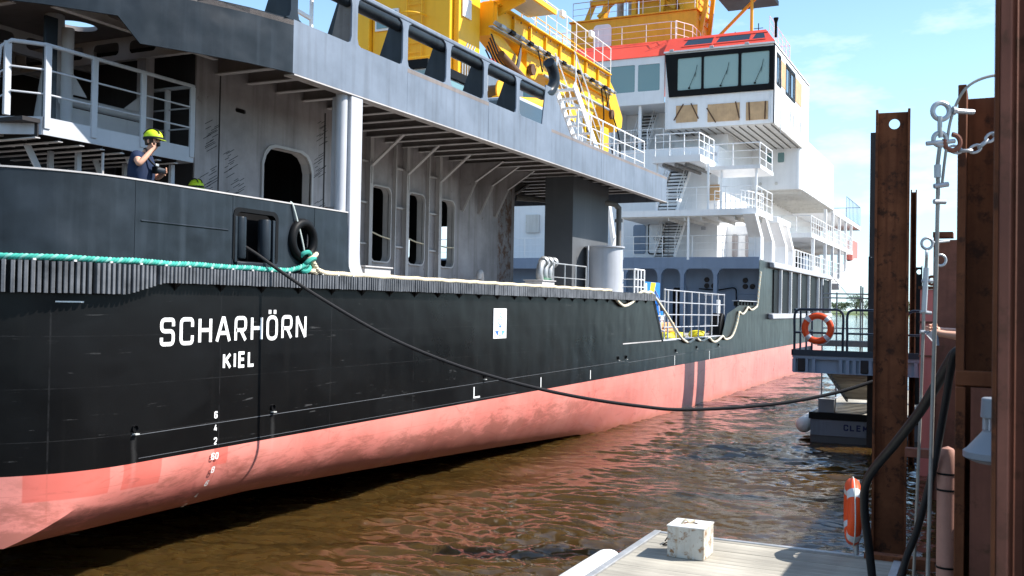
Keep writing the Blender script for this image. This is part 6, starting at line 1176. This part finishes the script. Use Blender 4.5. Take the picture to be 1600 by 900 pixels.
# lifebuoys
def lifebuoy(label, c, ax1, ax2):
    t = thing('lifebuoy', label, 'lifebuoy', c, 'lifebuoys'); torus(c, 0.30, 0.078, ax1, ax2, 40, 14).build('ring', M['orange'], t)
    for k in range(4): torus(c, 0.30, 0.0805, ax1, ax2, 5, 14, 45 + 90 * k - 9, 45 + 90 * k + 9).build('reflective_band', M['tape'], t)
    c, a1, a2 = V(*c), V(*ax1).normalized(), V(*ax2).normalized(); mb = MB(); mb.tube([c + (a1 * math.cos(R(a)) + a2 * math.sin(R(a))) * (0.392 + 0.012 * math.sin(R(4 * a))) for a in range(0, 360, 8)], 0.007, 6, closed=True); mb.build('grab_line', M['ropewht'], t); return t
lifebuoy('orange lifebuoy seen edge on beside the post on the near pontoon', (-1.38, 11.93, 1.31), (-0.19, 0.98, 0), zz)
mb = MB(); mb.tube([(-1.345, 12.0, 0.8), (-1.345, 12.0, 1.66)], 0.03, 12); o = mb.build('buoy_post', M['galv']); tag(o, 'galvanised post holding the edge on lifebuoy', 'post'); mb = MB(); mb.tube([(-1.38, 11.95, 1.6), (-1.345, 12.0, 1.62)], 0.02, 8); mb.build('hook', M['galv'], o)
lifebuoy('orange lifebuoy facing the camera on the landing stage railing', (-3.68, 24.55, 3.16), (1, 0, 0), zz)

# ------------------------------------------------------------------ landing stage
LS = thing('landing_stage', 'blue grey steel landing stage with dark railing above the far pontoon', 'landing stage', (-2.5, 26, 0))
MB().box(-4.28, 0.1, 24.62, 27.4, 2.44, 2.50).build('floor_plate', M['plat'], LS); MB().box(-4.28, 0.1, 24.60, 24.64, 2.50, 2.64).build('kick_plate', M['platdk'], LS); MB().box(-4.30, -4.26, 24.60, 27.4, 2.50, 2.64).build('kick_plate', M['platdk'], LS)
MB().box(-4.24, 0.1, 24.70, 24.73, 2.10, 2.43).build('edge_girder', M['plat'], LS); MB().box(-4.24, -4.21, 24.74, 27.4, 2.10, 2.43).build('edge_girder', M['plat'], LS)
for z in (2.085, 2.415): MB().box(-4.26, 0.1, 24.62, 24.74, z, z + .02).build('girder_flange', M['plat'], LS)
for x in (-4.24, -3.95, -3.78, -3.16, -3.0, -2.85, -2.7, -2.5, -2.0, -1.5): MB().box(x - .04, x + .04, 24.62, 24.70, 2.105, 2.413).build('girder_stiffener', M['plat'], LS)
for x in (-4.06, -2.62): MB().box(x - .09, x + .09, 24.60, 24.69, 2.12, 2.43).build('rubber_block', M['rustblk'], LS, bevel=0.02)
for x0, x1 in ((-4.24, -3.12), (-3.02, -1.8), (-1.7, -0.5)):
    fr = arc3([(x0, 24.66, 2.5), (x0, 24.66, 3.0), (x0, 24.66, 3.48), (x0 + .10, 24.66, 3.60), (x0 + .25, 24.66, 3.61), ((x0 + x1) / 2, 24.66, 3.61), (x1 - .25, 24.66, 3.61), (x1 - .10, 24.66, 3.60), (x1, 24.66, 3.48), (x1, 24.66, 3.0), (x1, 24.66, 2.5)], 4)
    mb = MB(); mb.tube(fr, 0.03, 8); g_ = mb.build('railing_frame', M['platdk'], LS); mb = MB(); mb.tube([(x0, 24.66, 3.05), (x1, 24.66, 3.05)], 0.025, 8); mb.build('mid_rail', M['platdk'], g_)
mb = MB(); [mb.tube([(-4.24, 24.66, 2.5 + z), (-4.24, 27.35, 2.5 + z)], 0.028, 8) for z in (1.1,)]; g_ = mb.build('side_rail', M['platdk'], LS); mb = MB(); mb.tube([(-4.24, 24.66, 3.05), (-4.24, 27.35, 3.05)], 0.024, 8); mb.build('mid_rail', M['platdk'], g_)
for y in (25.5, 26.4, 27.3): mb = MB(); mb.tube([(-4.24, y, 2.5), (-4.24, y, 3.6)], 0.026, 8); mb.build('post', M['platdk'], g_)
gw = thing('gangway', 'weathered wooden gangway sloping from the landing stage to the far pontoon', 'gangway', (-3.1, 29, 0.8))
for x in (-3.86, -2.36): MB().bar((x, 26.6, 2.22), (x, 31.7, 0.90), 0.05, 0.16).build('stringer', M['platdk'], gw, smooth=0)
for k in range(13): f = (k + .5) / 13; y, z = 26.6 + 5.1 * f, 2.24 - 1.32 * f; MB().box(-3.90, -2.34, y - .17, y + .17, z - .03, z + .05).build('tread', M['plank'], gw, bevel=0.006)
hpile('steel_pile', 'black tarred guide pile with white flecks behind the landing stage', -2.72, 27.75, 0.30, 0.3, -8, 5.0, 'rustblk', face=(V(1, 0, 0), V(0, 1, 0)), tf=0.06, web=-0.14)
sc = thing('scaffold', 'grey tube scaffold frame beyond the landing stage', 'scaffold', (-5, 38, 0))
for x, y in ((-5.45, 37.4), (-4.98, 37.6), (-4.2, 38.0), (-4.35, 40)): mb = MB(); mb.tube([(x, y, 0.9 if x > -4.3 else -6), (x, y, 4.5 if x < -5.4 or x > -4.5 else 4.25)], 0.028, 8); mb.build('upright', M['mesh'], sc)
for z in (4.2, 4.05, 2.95): mb = MB(); mb.tube([(-5.45, 37.4, z), (-4.98, 37.6, z), (-3.6, 38.2, z)], 0.025, 8); mb.build('ledger', M['mesh'], sc)
mb = MB(); mb.tube([(-5.2, 37.5, 4.9), (-3.7, 38.1, 3.0)], 0.01, 6); mb.build('brace', M['mesh'], sc)
MB().box(-5.6, -3.6, 37.3, 38.3, 2.3, 2.5).build('walkway', M['casing'], sc)

# ------------------------------------------------------------------ people
def skin_mesh(name, chains, mat, parent, sub=2):
    """chains: lists of (point, radius); a chain may start at an index of an earlier vertex"""
    vs = []; es = []; rs = []; roots = []
    idx = {}
    for chn in chains:
        prev = None
        for item in chn:
            if isinstance(item, str): prev = idx[item]; continue
            p, r = item[0], item[1]; vs.append(tuple(p)); rs.append(r); i = len(vs) - 1
            if len(item) > 2: idx[item[2]] = i
            if prev is not None: es.append((prev, i))
            else: roots.append(i)
            prev = i
    me = bpy.data.meshes.new(name); me.from_pydata(vs, es, []); o = bpy.data.objects.new(name, me); link(o, parent)
    m = o.modifiers.new('skin', 'SKIN'); m.use_smooth_shade = True
    sv = me.skin_vertices[0].data if me.skin_vertices else None
    for i, r in enumerate(rs): sv[i].radius = (r, r) if not isinstance(r, tuple) else r; sv[i].use_root = i in roots
    s_ = o.modifiers.new('sub', 'SUBSURF'); s_.levels = sub; s_.render_levels = sub
    me.materials.append(mat); return o
def fingers(palm, fwd, side, nrm, curl=0.5, k=1.0):
    """five finger chains from the palm centre"""
    palm, fwd, side, nrm = V(*palm), V(*fwd).normalized(), V(*side).normalized(), V(*nrm).normalized(); out = []
    for i, (o_, l) in enumerate(((-0.033, 0.062), (-0.011, 0.072), (0.011, 0.068), (0.032, 0.053))):
        b = palm + fwd * 0.035 * k + side * o_ * k; c = curl + 0.08 * i
        p1 = b + (fwd * math.cos(c) + nrm * math.sin(c)) * l * 0.55 * k; p2 = p1 + (fwd * math.cos(c * 2) + nrm * math.sin(c * 2)) * l * 0.5 * k
        out.append([(b - fwd * 0.02, 0.0085), (b, 0.0095), (p1, 0.0085), (p2, 0.007)])
    b = palm - fwd * 0.02 * k - side * 0.03 * k; p1 = b + (fwd * 0.5 - side * 0.7 + nrm * 0.4).normalized() * 0.035 * k; p2 = p1 + (fwd * 0.85 - side * 0.15 + nrm * 0.45).normalized() * 0.032 * k
    out.append([(b, 0.011), (p1, 0.0105), (p2, 0.008)]); return out
def helmet(c, fwd, parent, tilt=0.0):
    c, fwd = V(*c), V(*fwd).normalized(); sd = V(0, 0, 1).cross(fwd); up = V(0, 0, 1)
    def dome(sc, z0, z1, n=24, m=8):
        mb = MB(); vs = []; 
        for j in range(m + 1):
            ph = z0 + (z1 - z0) * j / m
            for k in range(n):
                a = 2 * math.pi * k / n; rr = math.cos(ph); vs.append(c + (fwd * math.cos(a) * 0.142 * rr + sd * math.sin(a) * 0.115 * rr + up * math.sin(ph) * 0.125) * sc)
        fs = [(j * n + k, j * n + (k + 1) % n, (j + 1) * n + (k + 1) % n, (j + 1) * n + k) for j in range(m) for k in range(n)]; return mb.add(vs, fs)
    h = dome(1, R(-12), R(89)).build('helmet', M['lime'], parent, smooth=70); dome(1.02, R(-12), R(4), m=2).build('helmet_band', M['cloth'], h, smooth=70)
    mb = MB()
    for s_ in (-0.035, 0.035): mb.tube([c + fwd * 0.146 * math.cos(R(a)) * 1.01 + up * 0.128 * math.sin(R(a)) + sd * s_ for a in range(25, 156, 10)], 0.008, 6)
    mb.build('helmet_vents', M['cloth'], h)
    mb = MB(); mb.add([c + fwd * 0.13 + sd * 0.09 - up * 0.02, c + fwd * 0.13 - sd * 0.09 - up * 0.02, c + fwd * 0.185 - sd * 0.06 - up * 0.04, c + fwd * 0.185 + sd * 0.06 - up * 0.04], [(0, 1, 2, 3)]); mb.build('helmet_peak', M['lime'], h, smooth=0); return h
def figure(label, base, J, fwd, shirt='navy', helm=True, hands=None, sleeve=0.55):
    t = thing('person', label, 'person', base); g = {k: V(*v) for k, v in J.items()}; f = V(*fwd).normalized(); up = V(0, 0, 1); head = g['head']
    ch = [[(g['pelvis'], 0.135, 'pel'), (g['chest'] * .5 + g['pelvis'] * .5, 0.125), (g['chest'], 0.145, 'che'), (g['neck'], 0.062, 'nk'), (head - up * 0.075 + f * 0.01, 0.062), (head + f * 0.015, 0.088), (head + up * 0.07, 0.083)]]
    for s_ in 'RL':
        w_ = g['hand' + s_]; e = g['elbow' + s_]; d = (w_ - e).normalized()
        ch.append(['che', (g['sh' + s_], 0.068), (e.lerp(g['sh' + s_], 0.5), 0.052), (e, 0.044), (e.lerp(w_, 0.45), 0.04), (w_ - d * 0.05, 0.027), (w_, 0.032), (w_ + d * 0.04, 0.028)])
        ch.append(['pel', (g['hip' + s_], 0.10), (g['knee' + s_], 0.06), (g['knee' + s_].lerp(g['foot' + s_], 0.4), 0.056), (g['foot' + s_] + up * 0.09, 0.038), (g['foot' + s_] + f * 0.06 + up * 0.04, 0.04), (g['foot' + s_] + f * 0.18 + up * 0.035, 0.03)])
        if hands and s_ in hands: sd, nr = hands[s_]; ch += fingers(w_ + d * 0.02, d, sd, nr, 0.65)
    # a nose
    ch.append([(head + f * 0.07 - up * 0.01, 0.02), (head + f * 0.108 - up * 0.022, 0.011)])
    skin_mesh('body', ch, M['skin'], t)
    skin_mesh('shirt', [[(g['pelvis'] - up * 0.10, 0.175, 'p'), (g['pelvis'] + up * 0.06, 0.172), (g['chest'] * .5 + g['pelvis'] * .5, 0.172), (g['chest'], 0.182, 'c'), (g['neck'] - up * 0.045, 0.080)]] + [['c', (g['sh' + s_], 0.092), (g['sh' + s_].lerp(g['elbow' + s_], sleeve), 0.076)] for s_ in 'RL'], M[shirt], t)
    skin_mesh('trousers', [[(g['pelvis'], 0.148, 'p')]] + [['p', (g['hip' + s_], 0.112), (g['knee' + s_], 0.075), (g['foot' + s_] + up * 0.12, 0.06)] for s_ in 'RL'], M['cloth'], t)
    for s_ in 'RL': skin_mesh('shoe', [[(g['foot' + s_] + up * 0.08, 0.05), (g['foot' + s_] + f * 0.03 + up * 0.05, 0.05), (g['foot' + s_] + f * 0.19 + up * 0.04, 0.04)]], M['cloth'], t)
    sd = up.cross(f)
    for s_ in (-1, 1):
        mb = MB(); mb.lathe([(0, -.004), (0.012, -.002), (0.012, .002), (0, .004)], head + f * 0.082 + sd * 0.034 * s_ + up * 0.012, 8, 'x'); mb.build('eye', M['cloth'], t)
        mb = MB(); mb.lathe([(0, -.01), (0.03, -.006), (0.03, .006), (0, .01)], head + sd * 0.088 * s_ - f * 0.005 - up * 0.01, 10, 'x'); mb.build('ear', M['skin'], t)
    mb = MB(); mb.lathe([(0.092, -0.05), (0.098, 0.0), (0.094, 0.05), (0.06, 0.09), (0, 0.1)], head - f * 0.022 + up * 0.0, 16); mb.build('hair', M['hair'], t, smooth=70)
    if helm: helmet(head + up * 0.045 - f * 0.005, tuple(f), t)
    return t
O1 = V(-10.62, 10.18, 0)
def L1(r, f, z): p = O1 + ER * r + EF * f; return (p.x, p.y, z)
figure('man in navy shirt and lime helmet raising a hand to his face', (O1.x, O1.y, 3.985), dict(pelvis=L1(-.05, 0, 4.95), chest=L1(-.03, 0, 5.38), neck=L1(.05, 0, 5.64), head=L1(.13, 0, 5.785), shR=L1(-.03, -.17, 5.555), elbowR=L1(.05, -.30, 5.42), handR=L1(.185, -.11, 5.69), shL=L1(.0, .17, 5.55), elbowL=L1(.12, .22, 5.30), handL=L1(.29, .03, 5.36), hipR=L1(-.05, -.09, 4.86), hipL=L1(-.05, .09, 4.86), kneeR=L1(-.02, -.10, 4.44), kneeL=L1(.02, .10, 4.44), footR=L1(-.05, -.10, 3.985), footL=L1(-.02, .11, 3.985)), tuple(ER * 0.95 - EF * 0.3), hands={'R': (tuple(EF), tuple(ER * -1)), 'L': (zz, tuple(EF * -1))})
pc = thing('photo_camera', 'black camera held by the man in the lime helmet', 'camera', L1(.22, -.04, 5.36))
q = V(*L1(.20, -.05, 5.38)); MB().box(q.x - .05, q.x + .05, q.y - .04, q.y + .04, q.z - .05, q.z + .05).build('camera_body', M['black'], pc, bevel=0.012); mb = MB(); mb.tube([q + V(.03, .0, 0), q + ER * 0.13 - V(0, 0, .02)], 0.036, 14); mb.build('lens', M['casing'], pc); MB().box(q.x - .02, q.x + .02, q.y - .03, q.y + .03, q.z + .05, q.z + .085).build('viewfinder', M['galv'], pc, bevel=0.006)
mb = MB(); mb.tube(arc3([q + V(0, 0, .04), L1(.12, -.12, 5.52), L1(.07, -.10, 5.66), L1(.0, .02, 5.68)], 6), 0.014, 6); mb.build('strap', M['cloth'], pc)
q = V(*L1(.235, -.10, 5.72)); o = MB().box(q.x - .03, q.x + .03, q.y - .015, q.y + .015, q.z - .02, q.z + .035).build('hand_radio', M['black'], bevel=0.006); tag(o, 'small black handset at the face of the man in navy', 'handset')
O2 = V(-11.55, 12.05, 0)
def L2(r, f, z): p = O2 + ER * r + EF * f; return (p.x, p.y, z)
figure('crouching person of whom only a green helmet shows above the bulwark', (O2.x, O2.y, 3.985), dict(pelvis=L2(-.22, .05, 4.62), chest=L2(-.05, .02, 4.98), neck=L2(.05, 0, 5.20), head=L2(.10, 0, 5.355), shR=L2(-.03, -.17, 5.12), elbowR=L2(.12, -.22, 4.86), handR=L2(.32, -.1, 4.80), shL=L2(-.03, .17, 5.12), elbowL=L2(.12, .22, 4.86), handL=L2(.32, .1, 4.80), hipR=L2(-.2, -.09, 4.56), hipL=L2(-.2, .09, 4.56), kneeR=L2(.12, -.12, 4.42), kneeL=L2(.12, .12, 4.42), footR=L2(-.12, -.1, 3.985), footL=L2(-.1, .1, 3.985)), tuple(ER * 0.7 - EF * 0.7))
figure('person behind the shackled pile with forearms reaching out over the water', (0.13, 8.55, 2.2), dict(pelvis=(0.16, 8.62, 3.14), chest=(0.13, 8.60, 3.50), neck=(0.10, 8.58, 3.72), head=(0.07, 8.56, 3.86), shR=(0.10, 8.78, 3.64), elbowR=(-0.10, 8.72, 3.42), handR=(-0.36, 8.30, 3.46), shL=(0.10, 8.40, 3.64), elbowL=(-0.06, 8.28, 3.40), handL=(-0.35, 8.22, 3.44), hipR=(0.16, 8.71, 3.06), hipL=(0.16, 8.53, 3.06), kneeR=(0.17, 8.72, 2.65), kneeL=(0.17, 8.52, 2.65), footR=(0.20, 8.72, 2.2), footL=(0.20, 8.52, 2.2)), (-1, -.1, -.15), helm=False, hands={'L': ((0, 0, -1), (0, 1, 0)), 'R': ((0, 0, -1), (0, -1, 0))}, sleeve=0.75)
q = V(-0.44, 8.13, 3.36); pc = MB().add([(-0.445, 8.16, 3.45), (-0.355, 8.2, 3.455), (-0.34, 8.18, 3.345), (-0.365, 8.16, 3.35), (-0.44, 8.17, 3.455), (-0.35, 8.21, 3.46), (-0.335, 8.19, 3.35), (-0.36, 8.17, 3.355)], [(0, 1, 2, 3), (7, 6, 5, 4), (0, 4, 5, 1), (1, 5, 6, 2), (2, 6, 7, 3), (3, 7, 4, 0)]).build('notepad', M['lampgrey'], smooth=0); tag(pc, 'pale notepad in the hands reaching out beside the wires', 'notepad')
